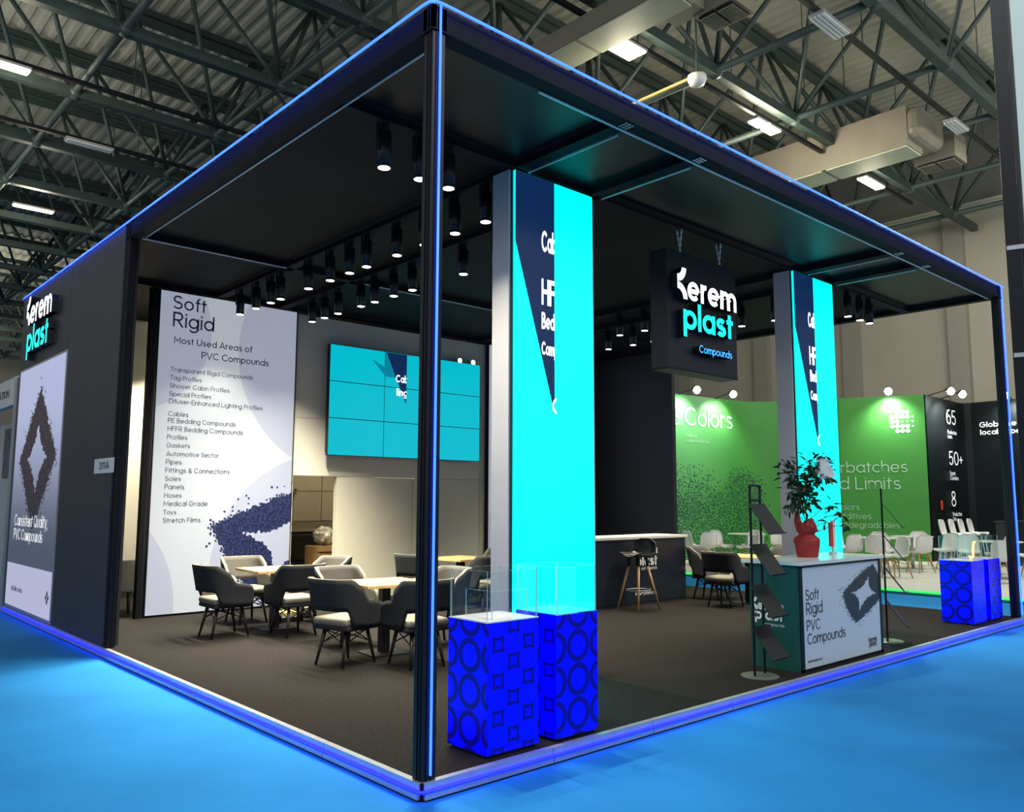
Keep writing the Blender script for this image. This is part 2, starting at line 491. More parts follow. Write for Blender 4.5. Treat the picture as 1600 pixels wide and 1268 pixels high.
# ------------------------------------------------------------------ materials
blue_carpet = M('blue_carpet', (0.013, 0.195, 0.51), 0.9, noise=0.10, nscale=1.2, spec=0.2)
pale_floor = M('pale_vinyl', (0.72, 0.72, 0.66), 0.5, noise=0.06, nscale=3)
deck_mat = M('roof_deck', (0.36, 0.355, 0.29), 0.6, noise=0.12, nscale=0.7)
steel = M('green_grey_steel', (0.045, 0.068, 0.063), 0.5, 0.2, noise=0.15, nscale=3)
duct_mat = M('duct_sheet', (0.23, 0.21, 0.165), 0.5, 0.1, noise=0.08, nscale=2)
duct_pale = M('duct_pale', (0.46, 0.48, 0.37), 0.5, noise=0.06, nscale=2)
hall_tan = M('hall_cladding', (0.42, 0.39, 0.32), 0.6, noise=0.05, nscale=0.5)
hall_grey = M('hall_upper_cladding', (0.22, 0.22, 0.20), 0.6, noise=0.06, nscale=0.5)
black_alu = M('black_aluminium', (0.007, 0.008, 0.011), 0.4, 0.0, noise=0.1, nscale=5, spec=0.3)
beam_mat = M('matt_black_beam', (0.008, 0.009, 0.013), 0.7, noise=0.1, nscale=5, spec=0.12)
ceil_cloth = M('black_ceiling_cloth', (0.009, 0.0125, 0.0135), 0.45, noise=0.18, nscale=1.6, spec=0.3)
ceil_matt = M('matt_ceiling_cloth', (0.010, 0.0125, 0.0135), 0.7, noise=0.18, nscale=1.6, spec=0.10)
carpet_mat = M('charcoal_carpet', (0.0135, 0.0122, 0.0108), 0.95, noise=0.75, nscale=60, bump=0.5, spec=0.15)
trim_alu = M('brushed_trim', (0.55, 0.55, 0.58), 0.35, 0.6, noise=0.06, nscale=8)
neon = M('blue_neon', (0.05, 0.1, 0.9), 0.3, emit=1.0, ecol=(0.10, 0.42, 7.0))
neon_low = M('blue_neon_dim', (0.02, 0.04, 0.9), 0.3, emit=1.0, ecol=(0.015, 0.03, 8.0))
dark_panel = M('charcoal_panel', (0.032, 0.032, 0.036), 0.5, noise=0.1, nscale=2)
navy_panel = M('dark_navy_panel', (0.020, 0.021, 0.030), 0.45, noise=0.1, nscale=2)
cream = M('cream_panel', (0.76, 0.74, 0.65), 0.45, noise=0.03, nscale=1)
cream_gloss = M('cream_gloss_panel', (0.74, 0.72, 0.60), 0.2, noise=0.03, nscale=1, coat=0.5)
silver = M('silver_panel', (0.58, 0.58, 0.62), 0.4, 0.3, noise=0.04, nscale=2)
cyan = M('cyan_screen', (0.0, 0.02, 0.02), 0.3, emit=1.0, ecol=(0.0, 1.6, 1.5))
cyan_dim = M('cyan_display', (0.0, 0.02, 0.02), 0.25, emit=1.0, ecol=(0.0, 0.50, 0.62))
cyan_fade = M('teal_display', (0.0, 0.02, 0.02), 0.25, emit=1.0, ecol=(0.0, 0.22, 0.33))
navy_scr = M('navy_screen', (0.003, 0.006, 0.02), 0.2, emit=1.0, ecol=(0.004, 0.022, 0.085))
black = M('black_plastic', (0.010, 0.010, 0.012), 0.4, noise=0.1, nscale=20)
white_lit = M('white_lit_letters', (0.8, 0.8, 0.8), 0.4, emit=1.0, ecol=(1.25, 1.25, 1.3))
cyan_lit = M('cyan_lit_letters', (0.0, 0.6, 0.55), 0.4, emit=1.0, ecol=(0.01, 0.95, 0.82))
blue_lit = M('blue_lit_letters', (0.1, 0.5, 0.8), 0.4, emit=1.0, ecol=(0.08, 0.50, 1.4))
white_mat = M('white_plastic', (0.78, 0.78, 0.76), 0.4, noise=0.03, nscale=10)
ink = M('slate_ink', (0.045, 0.05, 0.085), 0.6, noise=0.05)
ink_soft = M('grey_blue_ink', (0.15, 0.17, 0.27), 0.6, noise=0.05)
ink_black = M('black_ink', (0.03, 0.03, 0.05), 0.6, noise=0.05)
white_ink = M('white_ink', (0.85, 0.85, 0.85), 0.5, noise=0.02)
lamp_lit = M('lamp_lens', (1, 1, 0.9), 0.3, emit=1.0, ecol=(9.0, 8.2, 6.2))
tube_lit = M('fluorescent_lit', (1, 1, 0.9), 0.3, emit=1.0, ecol=(9.0, 7.6, 4.6))
tube_off = M('fluorescent_off', (0.62, 0.64, 0.66), 0.3, noise=0.03)
oak = M('oak_veneer', (0.62, 0.40, 0.17), 0.4, noise=0.18, nscale=9)
beech = M('beech_leg', (0.46, 0.27, 0.12), 0.45, noise=0.15, nscale=18)
walnut = M('dark_stained_leg', (0.022, 0.017, 0.014), 0.4, noise=0.2, nscale=18)
fab_navy = M('dark_navy_fabric', (0.0075, 0.010, 0.0135), 0.8, noise=0.15, nscale=60, bump=0.15)
fab_grey = M('warm_grey_fabric', (0.085, 0.082, 0.074), 0.8, noise=0.12, nscale=60, bump=0.15)
fab_pale = M('pale_leatherette', (0.19, 0.175, 0.14), 0.6, noise=0.08, nscale=40)
glass = glass_mat('clear_glass', (0.985, 0.995, 0.992))
glass_edge = M('glass_edge', (0.45, 0.75, 0.72), 0.15, emit=0.25, ecol=(0.35, 0.8, 0.8))
glass_edge.node_tree.nodes['Principled BSDF'].inputs['Emission Strength'].default_value = 0.0
red_paper = M('red_crepe', (0.33, 0.020, 0.020), 0.6, noise=0.2, nscale=25, bump=0.4)
leaf_mat = M('dark_green_leaf', (0.012, 0.045, 0.016), 0.4, noise=0.25, nscale=30)
bark = M('bark', (0.10, 0.07, 0.045), 0.8, noise=0.25, nscale=40)
grey_tan = M('taupe_cabinet', (0.21, 0.18, 0.125), 0.5, noise=0.06, nscale=4)
cardboard = M('cardboard', (0.24, 0.14, 0.05), 0.8, noise=0.15, nscale=12)
chain_mat = M('zinc_chain', (0.85, 0.85, 0.85), 0.4, 0.0, noise=0.05)
tray_mat = M('graphite_tray', (0.011, 0.011, 0.011), 0.5, noise=0.08, nscale=10)
disc_mat = M('grey_base_plate', (0.20, 0.22, 0.21), 0.35, 0.5, noise=0.06, nscale=10)
counter_side = M('dark_teal_laminate', (0.010, 0.062, 0.055), 0.4, noise=0.08, nscale=4)

# ------------------------------------------------------------------ hall shell
struct('floor', MB().box(-25, 24.5, -20, 60, -0.3, 0.0), blue_carpet)
def corrugated():
    mb = MB(); vs, fs = [], []
    prof = [(0, 0), (0.12, 0), (0.17, 0.07), (0.29, 0.07), (0.34, 0)]
    x, pts = -8.0, []
    while x < 24.4:
        pts += [(x + a, 13.3 + b) for a, b in prof[:-1]]; x += 0.34
    for px, pz in pts: vs += [(px, -3, pz), (px, 60, pz)]
    for i in range(len(pts) - 1): fs.append((2 * i, 2 * i + 2, 2 * i + 3, 2 * i + 1))
    return mb.add(vs, fs)
struct('ceiling', corrugated(), deck_mat)
hw = MB().box(24.5, 24.9, -20, 60, 0, 10.6)
for y in (-1.5, 2.2, 5.6, 9.0, 12.4, 15.8, 19.2): hw.box(24.25, 24.5, y - 0.28, y + 0.28, 0, 10.5, 1)
struct('wall_east', hw, [hall_tan, M('cladding_column', (0.30, 0.285, 0.24), 0.6, noise=0.05, nscale=1)])
struct('wall_east_upper', MB().box(24.5, 24.9, -20, 60, 10.6, 13.4), hall_grey)
struct('trim_1', MB().box(24.2, 24.5, -20, 60, 10.5, 10.75).box(24.0, 24.2, -20, 60, 10.66, 10.72), duct_pale)
struct('wall_far', MB().box(-25, 24.5, 60, 60.4, 0, 13.4), hall_tan)

# steel space frame: bottom grid at 9.95, top grid half a bay away at 12.95
GX, GY, BZ, TZ = 3.0, 3.14, 9.95, 12.95
xs_b = [1.46 + GX * k for k in range(-2, 8)]
ys_b = [1.78 + GY * k for k in range(0, 17)]
ORD = 'first second third fourth fifth sixth seventh eighth ninth tenth eleventh twelfth thirteenth fourteenth fifteenth sixteenth seventeenth eighteenth nineteenth twentieth'.split()
DIAG = {}
for sx in (-1, 1):
    for sy in (-1, 1):
        DIAG[sx, sy] = MB().rod((0, 0, 0), (sx * GX / 2, sy * GY / 2, TZ - BZ), 0.055, n=6).mesh('diagonal_brace', steel, True)
BALL = MB().lathe([(0.02, -0.15), (0.12, -0.1), (0.155, 0), (0.12, 0.1), (0.02, 0.15)], n=10).mesh('node_ball', steel, True)
n_row = 0
for j, y in enumerate(ys_b):
    nodes = [x for x in xs_b if in_view((x, y, BZ), 260)]
    if not nodes: continue
    t = thing('roof_truss', f'green-grey steel roof truss, {ORD[n_row]} row from the stand front', 'truss', (nodes[0], y, BZ), 'space frame rows under the hall roof')
    n_row += 1
    MB().box(nodes[0] - 1.5, min(nodes[-1] + 3.0, 24.2), y - 0.09, y + 0.09, BZ - 0.11, BZ + 0.09).build('bottom_chord', steel, t)
    MB().box(nodes[0] - 1.5, min(nodes[-1] + 3.0, 24.2), y + GY / 2 - 0.07, y + GY / 2 + 0.07, TZ - 0.09, TZ + 0.09).build('top_chord', steel, t)
    for x in nodes:
        o = link('node_ball', BALL, t); o.location = (x, y, BZ)
        for k, me in DIAG.items():
            if x + k[0] * GX / 2 > 24.3: continue
            o = link('diagonal_brace', me, t); o.location = (x, y, BZ)
for i, x in enumerate(xs_b):
    seen = [y for y in ys_b if in_view((x, y, BZ), 200)]
    if not seen or x > 24: continue
    y0 = 1.78 if x > 5 else seen[0] - 1
    tag(MB().rod((x, y0, BZ + 0.02), (x, seen[-1] + 3, BZ + 0.02), 0.075, n=8).build('roof_tie', steel, smooth=True),
        f'round steel tie tube crossing the roof trusses, {ORD[i]} from the logo wall side', 'steel tube', 'tie tubes across the trusses')
for i in range(12):
    yy = 2.6 + GY / 2 * (2 * i) + 0.7
    tag(MB().box(-4, 24.2, yy - 0.05, yy + 0.05, 13.08, 13.24).build('roof_purlin', steel),
        f'steel purlin under the corrugated roof, {ORD[i]} counting away from the front', 'purlin', 'purlins under the roof deck')

# lamp rails and hanging high-bay lamps
rails = [(2.4, 8.0, 19.0), (5.1, 5.0, 15.0), (5.1, 16.0, 20.0), (13.32, -4.0, 8.0), (16.12, -3.0, 8.0), (21.65, -2.0, 9.0)]
for i, (y, x0, x1) in enumerate(rails):
    t = thing('lamp_rail', f'slim dark conduit rail carrying hall lamps, {ORD[i]} from the front', 'rail', (x0, y, 9.72), 'lamp rails')
    MB().box(x0, x1, y - 0.04, y + 0.04, 9.68, 9.76).build('conduit', black_alu, t)
    for k in range(int((x1 - x0) / 3) + 1):
        hx = x0 + 0.3 + 3 * k
        MB().rod((hx, y, 9.76), (hx, y, 13.3), 0.012, n=5).build('hanger_rod', steel, t)
def hall_lamp(x0, x1, y0, y1, lit, label, split=False):
    t = thing('high_bay_lamp', label, 'hall lamp', ((x0 + x1) / 2, (y0 + y1) / 2, 9.6))
    MB().box(x0, x1, y0, y1, 9.63, 9.68).build('housing', trim_alu, t)
    if lit:
        l = bpy.data.lights.new('lamp_glow', 'POINT'); l.energy = 170; l.color = (1.0, 0.9, 0.68); l.shadow_soft_size = 0.3
        g = link('lamp_glow', l, t); g.location = ((x0 + x1) / 2, (y0 + y1) / 2, 9.2)
    n = 4
    for k in range(n):
        a = y0 + (y1 - y0) * (k + 0.15) / n; b = y0 + (y1 - y0) * (k + 0.85) / n
        MB().box(x0 + 0.03, x1 - 0.03, a, b, 9.60, 9.63).build('tube', tube_lit if lit else tube_off, t)
hall_lamp(7.80, 8.45, 5.00, 5.42, True, 'lit rectangular hall lamp beside the pale duct above the stand corner')
hall_lamp(12.2, 12.62, 5.06, 5.32, True, 'lit hall lamp of the close pair, the one nearer the duct')
hall_lamp(12.7, 13.15, 5.06, 5.32, True, 'lit hall lamp of the close pair, the one nearer the tan hall wall')
hall_lamp(16.95, 18.05, 4.95, 5.20, True, 'lit hall lamp hanging in front of the tan hall wall')
hall_lamp(9.6, 10.55, 2.26, 2.54, False, 'unlit hall lamp under the roof near the air grille')
hall_lamp(15.3, 16.1, 2.28, 2.54, False, 'unlit hall lamp beside the air plenum at the hall wall')
hall_lamp(-0.55, 0.45, 13.24, 13.50, True, 'lit warm hall lamp at the upper corner over the blue aisle')
hall_lamp(1.74, 2.75, 16.02, 16.24, False, 'unlit strip hall lamp among the trusses over the aisle')
hall_lamp(1.82, 2.85, 21.55, 21.75, True, 'lit warm hall lamp low over the far end of the aisle')

def duct(name, label, x0, x1, y0, y1, z0, z1):
    t = thing(name, label, 'air duct', ((x0 + x1) / 2, y0, z0))
    mb = MB().box(x0, x1, y0, y1, z0 + 0.01, z1)
    mb.build('casing', duct_mat, t)
    y = y0
    while y < y1 - 0.5:
        e = min(y + 1.9, y1)
        MB().box(x0 + 0.02, x1 - 0.02, y + 0.03, e - 0.03, z0 - 0.02, z0 + 0.01).build('bottom_panel', duct_pale, t)
        y += 1.95
    return t
d1 = duct('air_duct', 'long rectangular pale air duct above the near corner of the stand canopy', 6.8, 7.44, 3.3, 30, 9.3, 9.66)
def plenum(t, x0, x1, y0, y1, z0, z1):
    MB().box(x0, x1, y0, y1, z0 + 0.02, z1).build('plenum_box', duct_mat, t)
    g = MB().box(x0 + 0.06, x1 - 0.06, y0 + 0.06, (y0 + y1) / 2 - 0.02, z0 - 0.01, z0 + 0.02).box(x0 + 0.06, x1 - 0.06, (y0 + y1) / 2 + 0.02, y1 - 0.06, z0 - 0.01, z0 + 0.02).build('grille', black_alu, t)
    for half in (0, 1):
        ya = y0 + 0.06 if half == 0 else (y0 + y1) / 2 + 0.02
        yb = (y0 + y1) / 2 - 0.02 if half == 0 else y1 - 0.06
        n = 9
        mb = MB()
        for k in range(n):
            x = x0 + 0.1 + (x1 - x0 - 0.2) * k / (n - 1)
            mb.box(x - 0.012, x + 0.012, ya, yb, z0 - 0.03, z0 - 0.01)
        mb.build('louvre', duct_mat, g)
MB().box(7.44, 7.8, 3.3, 3.9, 9.34, 9.62).build('branch', duct_mat, d1)
plenum(d1, 7.72, 8.34, 2.78, 3.5, 9.28, 9.66)
d2 = duct('air_duct', 'rectangular tan air duct ending at a grille box near the hall wall', 15.1, 15.9, 3.2, 22, 9.3, 10.2)
MB().rbox(15.12, 16.5, 2.9, 3.6, 9.45, 10.19, 0.2, seg=3).build('elbow', duct_mat, d2)
plenum(d2, 16.4, 17.1, 2.7, 3.6, 9.28, 9.9)
t = thing('security_camera', 'small white dome camera hanging from the roof steel over the canopy edge', 'camera', (9.0, 4.9, 9.5))
MB().lathe([(0.03, -0.09), (0.13, -0.06), (0.17, 0.03), (0.17, 0.10), (0.05, 0.12)], (9.15, 4.45, 9.1)).build('dome', white_mat, t, True)
MB().rod((9.15, 4.45, 9.2), (9.15, 4.45, 13.3), 0.02).build('drop_tube', steel, t)
tag(MB().rod((9.2, 4.35, 9.25), (9.2, 6.6, 9.25), 0.03).build('conduit_pipe', M('ochre_pipe', (0.42, 0.30, 0.10), 0.5, noise=0.1)), 'thin ochre pipe running under the roof steel beside the dome camera', 'pipe')

# ------------------------------------------------------------------ the stand: platform
LX, LY, Z0, H = 9.85, 10.16, 0.10, 4.61
pf = thing('stand_platform', 'raised exhibition stand platform with charcoal carpet and blue neon kerb', 'platform', (0, 0, 0))
MB().box(0.02, LX, 0.02, LY, 0.0, Z0).build('carpet', carpet_mat, pf)
def kerb(along, n, other):
    L = LX if along == 'x' else LY
    for k in range(n):
        a, b = L * k / n + 0.003, L * (k + 1) / n - 0.003
        mb = MB()
        for (o0, o1, z0, z1) in ((-0.03, 0.0, 0.012, 0.045), (-0.022, 0.0, 0.06, 0.094), (-0.022, 0.02, 0.094, 0.0995)):
            if along == 'x': mb.box(a, b, o0, o1, z0, z1)
            else: mb.box(o0, o1, a, b, z0, z1)
        mb.build('kerb_trim', trim_alu, pf)
kerb('x', 10, 0); kerb('y', 10, 0)
MB().box(0.0, LX, -0.012, 0.03, 0.0, 0.095).box(-0.012, 0.03, 0.0, LY, 0.0, 0.095).build('shadow_gap', black, pf)
MB().tube([(LX, -0.033, 0.053), (0.05, -0.033, 0.053), (0.0, -0.03, 0.053), (-0.03, -0.005, 0.053), (-0.033, 0.05, 0.053), (-0.033, LY, 0.053)], 0.010).build('neon_strip', neon_low, pf, True)

# ------------------------------------------------------------------ the stand: canopy frame
cf = thing('canopy_frame', 'black aluminium stand canopy with posts, beams, cloth ceiling and blue neon outline', 'canopy', (0, 0, Z0))
def post(x, y, wx=0.09, wy=0.09, z1=H):
    mb = MB().box(x, x + wx, y, y + wy, Z0, z1)
    for q in (0.25, 0.55):
        mb.box(x + wx * q, x + wx * (q + 0.06), y - 0.006, y, Z0, z1)
        mb.box(x - 0.006, x, y + wy * q, y + wy * (q + 0.06), Z0, z1)
    return mb.build('post', black_alu, cf)
post(0, 0); post(0, 5.45, 0.07, 0.10); post(LX - 0.13, 0, 0.12, 0.09); post(0.925, 7.44, 0.08, 0.12)
def beam_x(y, x0, x1, z0=4.45, z1=4.6, wd=0.10):
    return MB().box(x0, x1, y, y + wd, z0, z1).box(x0, x1, y - 0.012, y + wd + 0.012, z0 - 0.012, z0).build('beam', beam_mat, cf)
def beam_y(x, y0, y1, z0=4.45, z1=4.6, wd=0.10):
    return MB().box(x, x + wd, y0, y1, z0, z1).box(x - 0.012, x + wd + 0.012, y0, y1, z0 - 0.012, z0).build('beam', beam_mat, cf)
beam_x(0.0, 0, LX)
for y in (1.22, 5.38, 7.42): beam_x(y, 0.1, LX - 0.1)
for x, y0, y1 in ((0.0, 0, LY), (1.80, 0.1, 7.42), (2.74, 0.1, 7.42), (6.60, 0.1, 7.42), (7.36, 0.1, 7.42), (LX - 0.10, 0, LY)): beam_y(x, y0, y1)
beam_x(LY - 0.1, 0, LX)
PX = [0.10, 1.80, 2.74, 6.60, 7.36, LX - 0.1]; PY = [0.10, 1.22, 5.38, 7.42, LY - 0.1]
for i in range(5):
    for j in range(4):
        a = PX[i] + (0.115 if i else 0.015); b = PX[i + 1] - 0.015
        c = PY[j] + (0.115 if j else 0.015); d = PY[j + 1] - 0.015
        MB().box(a, b, c, d, 4.515, 4.535).build('ceiling_panel', ceil_cloth if j == 0 else ceil_matt, cf)
lip_alu = M('polished_lip', (0.8, 0.8, 0.8), 0.4, 0.2, noise=0.05)
# bright seams: aluminium lips between cloth and beam
for (x0, x1, y0, y1) in ((0.1, 1.8, 5.365, 5.372), (0.115, 0.122, 0.2, 5.3), (2.86, 6.6, 5.365, 5.372), (1.925, 1.932, 0.2, 1.2), (2.865, 2.872, 0.2, 1.2), (6.725, 6.732, 0.2, 1.2), (7.48, 7.487, 0.2, 1.2), (1.0, 9.7, 0.116, 0.123)):
    MB().box(x0, x1, y0 - 0.003, y1 + 0.003, 4.425, 4.437).build('bright_lip', lip_alu, cf)
for x in (1.85, 2.79, 6.65, 7.41):
    mb = MB()
    for a in (-0.035, 0, 0.035):
        for b in (0.02, 0.05, 0.08):
            mb.lathe([(0.012, 0), (0.012, 0.006)], (x + a, b, 4.428), 8)
    mb.build('corner_plate', trim_alu, cf)
# blue neon: canopy outline, near post, far post
zt = 4.60
MB().tube([(LX + 0.03, LY * 0.02, zt), (LX + 0.03, -0.03, zt), (LX * 0.5, -0.036, zt), (0.06, -0.036, zt), (0.0, -0.03, zt), (-0.03, 0.0, zt), (-0.036, 0.06, zt), (-0.036, LY, zt)], 0.009).build('neon_strip', neon, cf, True)
MB().tube([(0.045, -0.014, Z0 + 0.03), (0.045, -0.014, zt)], 0.008).build('neon_strip', neon, cf, True)
MB().tube([(LX + 0.0, -0.012, Z0 + 0.03), (LX + 0.0, -0.012, zt)], 0.011).build('neon_strip', neon, cf, True)

# ------------------------------------------------------------------ the stand: walls
wl = MB().box(-0.016, -0.002, 7.605, LY, Z0, 4.595).box(-0.016, -0.002, 5.56, 7.595, Z0, 4.595).box(-0.002, 0.0, 5.56, LY, Z0, 4.595).box(0.11, 0.14, 5.56, LY, Z0, 4.44)
struct('wall_left', wl, dark_panel)
wr = MB()
for a, b in ((1.02, 3.12), (3.12, 6.72), (6.72, LX - 0.1)):
    wr.box(a + 0.003, b - 0.003, 7.56, 7.66, 2.855, 4.43)
    wr.box(a + 0.003, b - 0.003, 7.56, 7.66, 1.985, 2.85)
wr.box(1.02, 3.12, 7.56, 7.66, Z0, 1.98)
struct('wall_rear', wr, cream)
wg = MB()
for a, b in ((3.86, 5.28), (5.29, 6.72), (6.73, LX - 0.1)): wg.box(a, b, 7.55, 7.65, Z0, 1.978)
struct('wall_rear_lower', wg, cream_gloss)
struct('wall_right', MB().box(LX - 0.13, LX - 0.03, 5.56, 7.55, Z0, 4.44), navy_panel)
struct('wall_meeting_room', MB().box(0.12, 3.0, 10.02, 10.12, Z0, 2.845).box(0.12, 3.0, 10.02, 10.12, 2.852, 4.5).box(3.0, 3.1, 7.66, 10.02, Z0, 4.44), cream)
struct('baseboard_meeting_room', MB().box(0.12, 3.0, 9.99, 10.02, Z0, 0.22), dark_panel)
struct('wall_store', MB().box(3.1, 5.4, 9.3, 9.4, Z0, 4.44).box(5.4, 5.5, 7.66, 9.4, Z0, 4.44), cream)

# ------------------------------------------------------------------ printed lightboxes
def lilac_bg(nt, u, v, arcs, base=(0.72, 0.75, 0.86), alt=(0.50, 0.53, 0.72)):
    f = None
    for (cu, cv, r) in arcs:
        d = ((u - cu) ** 2.0 + (v - cv) ** 2.0) ** 0.5
        k = d.lt(r)
        f = k if f is None else (f - k).abs()
    return mixc(nt, f * 0.55, base, alt)

def lightbox_mat(name, plane, arcs, starargs, scale, dark, light, strength, base, alt, extra=None):
    m, nt, b = new_mat(name)
    u, v = uv_of(nt, plane)
    bg = lilac_bg(nt, u, v, arcs, base, alt) if arcs else None
    if extra: bg = extra(nt, u, v, bg)
    c = pellets(nt, u, v, scale, lambda pu, pv: star(pu, pv, **starargs), bg, dark, light)
    film = nt.nodes.new('ShaderNodeVectorMath'); film.operation = 'SCALE'; film.inputs['Scale'].default_value = 0.30   # printed film: mostly seen by its backlight
    nt.links.new(c, film.inputs[0]); nt.links.new(film.outputs[0], b.inputs['Base Color']); nt.links.new(c, b.inputs['Emission Color'])
    b.inputs['Emission Strength'].default_value = strength
    b.inputs['Roughness'].default_value = 0.35
    return m
lb_mat = lightbox_mat('soft_rigid_print', 'y', [(3.9, 3.75, 1.75), (3.6, 0.55, 1.75), (-0.2, 0.2, 1.6), (0.6, 3.9, 1.15)],
    dict(c=(3.02, 1.02), e1=(0.88, -0.18), e2=(0.32, 0.62), k0=1.3, k1=1.48, k2=1.95, loose=0.10, pout=1.1), 26, (0.012, 0.018, 0.07), (0.06, 0.085, 0.24), 0.55, (0.66, 0.72, 0.80), (0.42, 0.45, 0.66))
t = thing('lightbox', 'tall backlit white panel listing Soft and Rigid PVC compound uses', 'lightbox', (2.0, 7.5, 0.1))
MB().box(1.03, 3.06, 7.46, 7.54, 0.10, 4.43).build('frame', black_alu, t)
MB().box(1.045, 3.035, 7.445, 7.462, 0.13, 4.42).build('printed_face', lb_mat, t)
T = Text()
O = (0, 7.443, 0)
T.line('Soft', O, YP, 1.20, 4.19, width=0.46, weight=0.085).line('Rigid', O, YP, 1.21, 3.945, width=0.57, weight=0.085)
T.build('lettering', ink_soft, t, label='grey-blue headline words')
T = Text()
T.line('Most Used Areas of', O, YP, 1.24, 3.72, width=1.11, weight=0.088).line('PVC Compounds', O, YP, 1.62, 3.55, width=0.99, weight=0.088)
rows = [('Transparent Rigid Compounds', 3.33, 2.38), ('Tag Profiles', 3.22, 1.64), ('Shower Cabin Profiles', 3.11, 2.04), ('Special Profiles', 3.0, 1.78), ('Difuser-Enhanced Lighting Profiles', 2.9, 2.54), ('Cables', 2.73, 1.48), ('PE Bedding Compounds', 2.64, 2.15), ('HFFR Bedding Compounds', 2.53, 2.26), ('Profiles', 2.42, 1.48), ('Gaskets', 2.31, 1.52), ('Automotive Sector', 2.195, 1.93), ('Pipes', 2.085, 1.42), ('Fittings & Connections', 1.975, 2.09), ('Soles', 1.865, 1.42), ('Panels', 1.755, 1.47), ('Hoses', 1.645, 1.44), ('Medical Grade', 1.535, 1.8), ('Toys', 1.425, 1.38), ('Stretch Films', 1.315, 1.71)]
for body, z, xr in rows: T.line(body, O, YP, 1.21, z, width=xr - 1.21, weight=0.078)
T.build('lettering', ink, t)

lb2_mat = lightbox_mat('second_print', 'y', [(9.9, 3.6, 2.2), (6.4, 0.3, 1.2)], dict(c=(9.2, 0.9), e1=(0.8, -0.18), e2=(0.35, 0.6), k0=1.25, k1=1.5), 34, (0.012, 0.018, 0.07), (0.06, 0.085, 0.24), 0.5, (0.60, 0.66, 0.78), (0.42, 0.45, 0.64))
t = thing('lightbox', 'backlit white panel mostly hidden behind the near cyan column', 'lightbox', (7.8, 7.5, 0.1))
MB().box(6.85, 8.88, 7.46, 7.54, 0.10, 4.43).build('frame', black_alu, t)
MB().box(6.865, 8.865, 7.445, 7.462, 0.13, 4.42).build('printed_face', lb2_mat, t)
T = Text()
T.line('S', O, YP, 6.96, 4.19, size=0.25, bold=0.012).line('Y', O, YP, 6.96, 3.95, size=0.25, bold=0.012)
T.build('lettering', ink_soft, t, label='grey-blue headline letters')
T = Text(); T.line('PV', O, YP, 6.96, 3.74, size=0.135, bold=0.008)
for body, z in zip(['Ser', 'Etik', 'Duş', 'Öze', 'Difü', 'Kab', 'PE D', 'Halo', 'Prof', 'Con', 'Oto', 'Boru', 'Bağ', 'Tab', 'Lam', 'Hort', 'Med', 'Oyu', 'Stre'],
                   [3.33, 3.22, 3.11, 3.0, 2.9, 2.73, 2.64, 2.53, 2.42, 2.31, 2.2, 2.09, 1.98, 1.87, 1.76, 1.65, 1.54, 1.43, 1.32]):
    T.line(body, O, YP, 6.97, z, size=0.095)
T.build('lettering', ink, t)

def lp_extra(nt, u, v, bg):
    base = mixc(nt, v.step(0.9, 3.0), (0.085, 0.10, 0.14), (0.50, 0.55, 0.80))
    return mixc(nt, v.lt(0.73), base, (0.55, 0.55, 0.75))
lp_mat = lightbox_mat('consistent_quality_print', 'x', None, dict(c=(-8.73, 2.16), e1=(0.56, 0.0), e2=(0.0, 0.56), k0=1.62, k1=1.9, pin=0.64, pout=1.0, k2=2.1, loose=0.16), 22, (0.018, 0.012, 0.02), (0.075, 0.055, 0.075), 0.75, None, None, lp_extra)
t = thing('lightbox', 'tall backlit lilac poster with dark granule diamond on the charcoal stand wall', 'lightbox', (0, 8.75, 0.1))
MB().box(-0.026, -0.016, 7.57, 10.04, 0.11, 3.49).build('frame', trim_alu, t)
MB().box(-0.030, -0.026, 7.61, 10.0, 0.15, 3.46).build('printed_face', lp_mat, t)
T = Text(); O = (-0.031, 0, 0)
T.line('Consistent Quality,', O, XP, -9.74, 1.25, width=1.78, bold=0.0).line('PVC Compounds', O, XP, -9.74, 1.06, width=1.58)
T.build('lettering', M('backlit_white_letters', (0.8, 0.8, 0.8), 0.4, emit=0.55, ecol=(1, 1, 1)), t)
T = Text(); T.line('also like soma', O, XP, -9.66, 0.36, width=0.62)
T.build('small_lettering', ink_black, t)
def diamond(a, b, th, n=8):
    return [(a * c, b * s) for c, s in ((0, 1), (0.28, 0.3), (1, 0), (0.28, -0.3), (0, -1), (-0.28, -0.3), (-1, 0), (-0.28, 0.3))]
mb = MB()
for (cx, cy) in ((0, .05), (0, -.05), (.05, 0), (-.05, 0)):
    mb.prism([(-7.76 + cx + q[0] * .45, 0.41 + cy + q[1] * .45) for q in ((0, .08), (-.08, 0), (0, -.08), (.08, 0))], (-0.033, 0, 0), *XP, 0.002)
mb.build('emblem', ink_black, t)

# ------------------------------------------------------------------ illuminated logo letters
def logo(t, O, frame, x, y, W, depth, compounds=True):
    """x, y: left of the K and its baseline; W: overall width of the upper word"""
    k = W / 1.044
    mb = MB(); k_glyph(mb, O, frame, x, y, 0.318 * k, depth, 0, 1)
    mb.build('letter_block', [white_lit, black], t, label='lit white curved first letter')
    T = Text(); T.line('erem', O, frame, x + 0.165 * k, y, width=0.879 * k, h=0.20 * k, weight=0.125, gap=0.045, depth=depth, side=1)
    T.build('lettering', [white_lit, black], t, label='lit white letters with black returns')
    T = Text(); T.line('plast', O, frame, x + 0.088 * k, y - 0.302 * k, width=0.878 * k, h=0.285 * k, weight=0.125, gap=0.045, depth=depth, side=1)
    T.build('lettering', [cyan_lit, black], t, label='lit cyan letters with black returns')
    if compounds:
        T = Text(); T.line('Compounds', O, frame, x + 0.348 * k, y - 0.515 * k, width=0.587 * k, weight=0.095, depth=depth, side=1)
        T.build('lettering', [blue_lit, black], t, label='small lit blue letters')
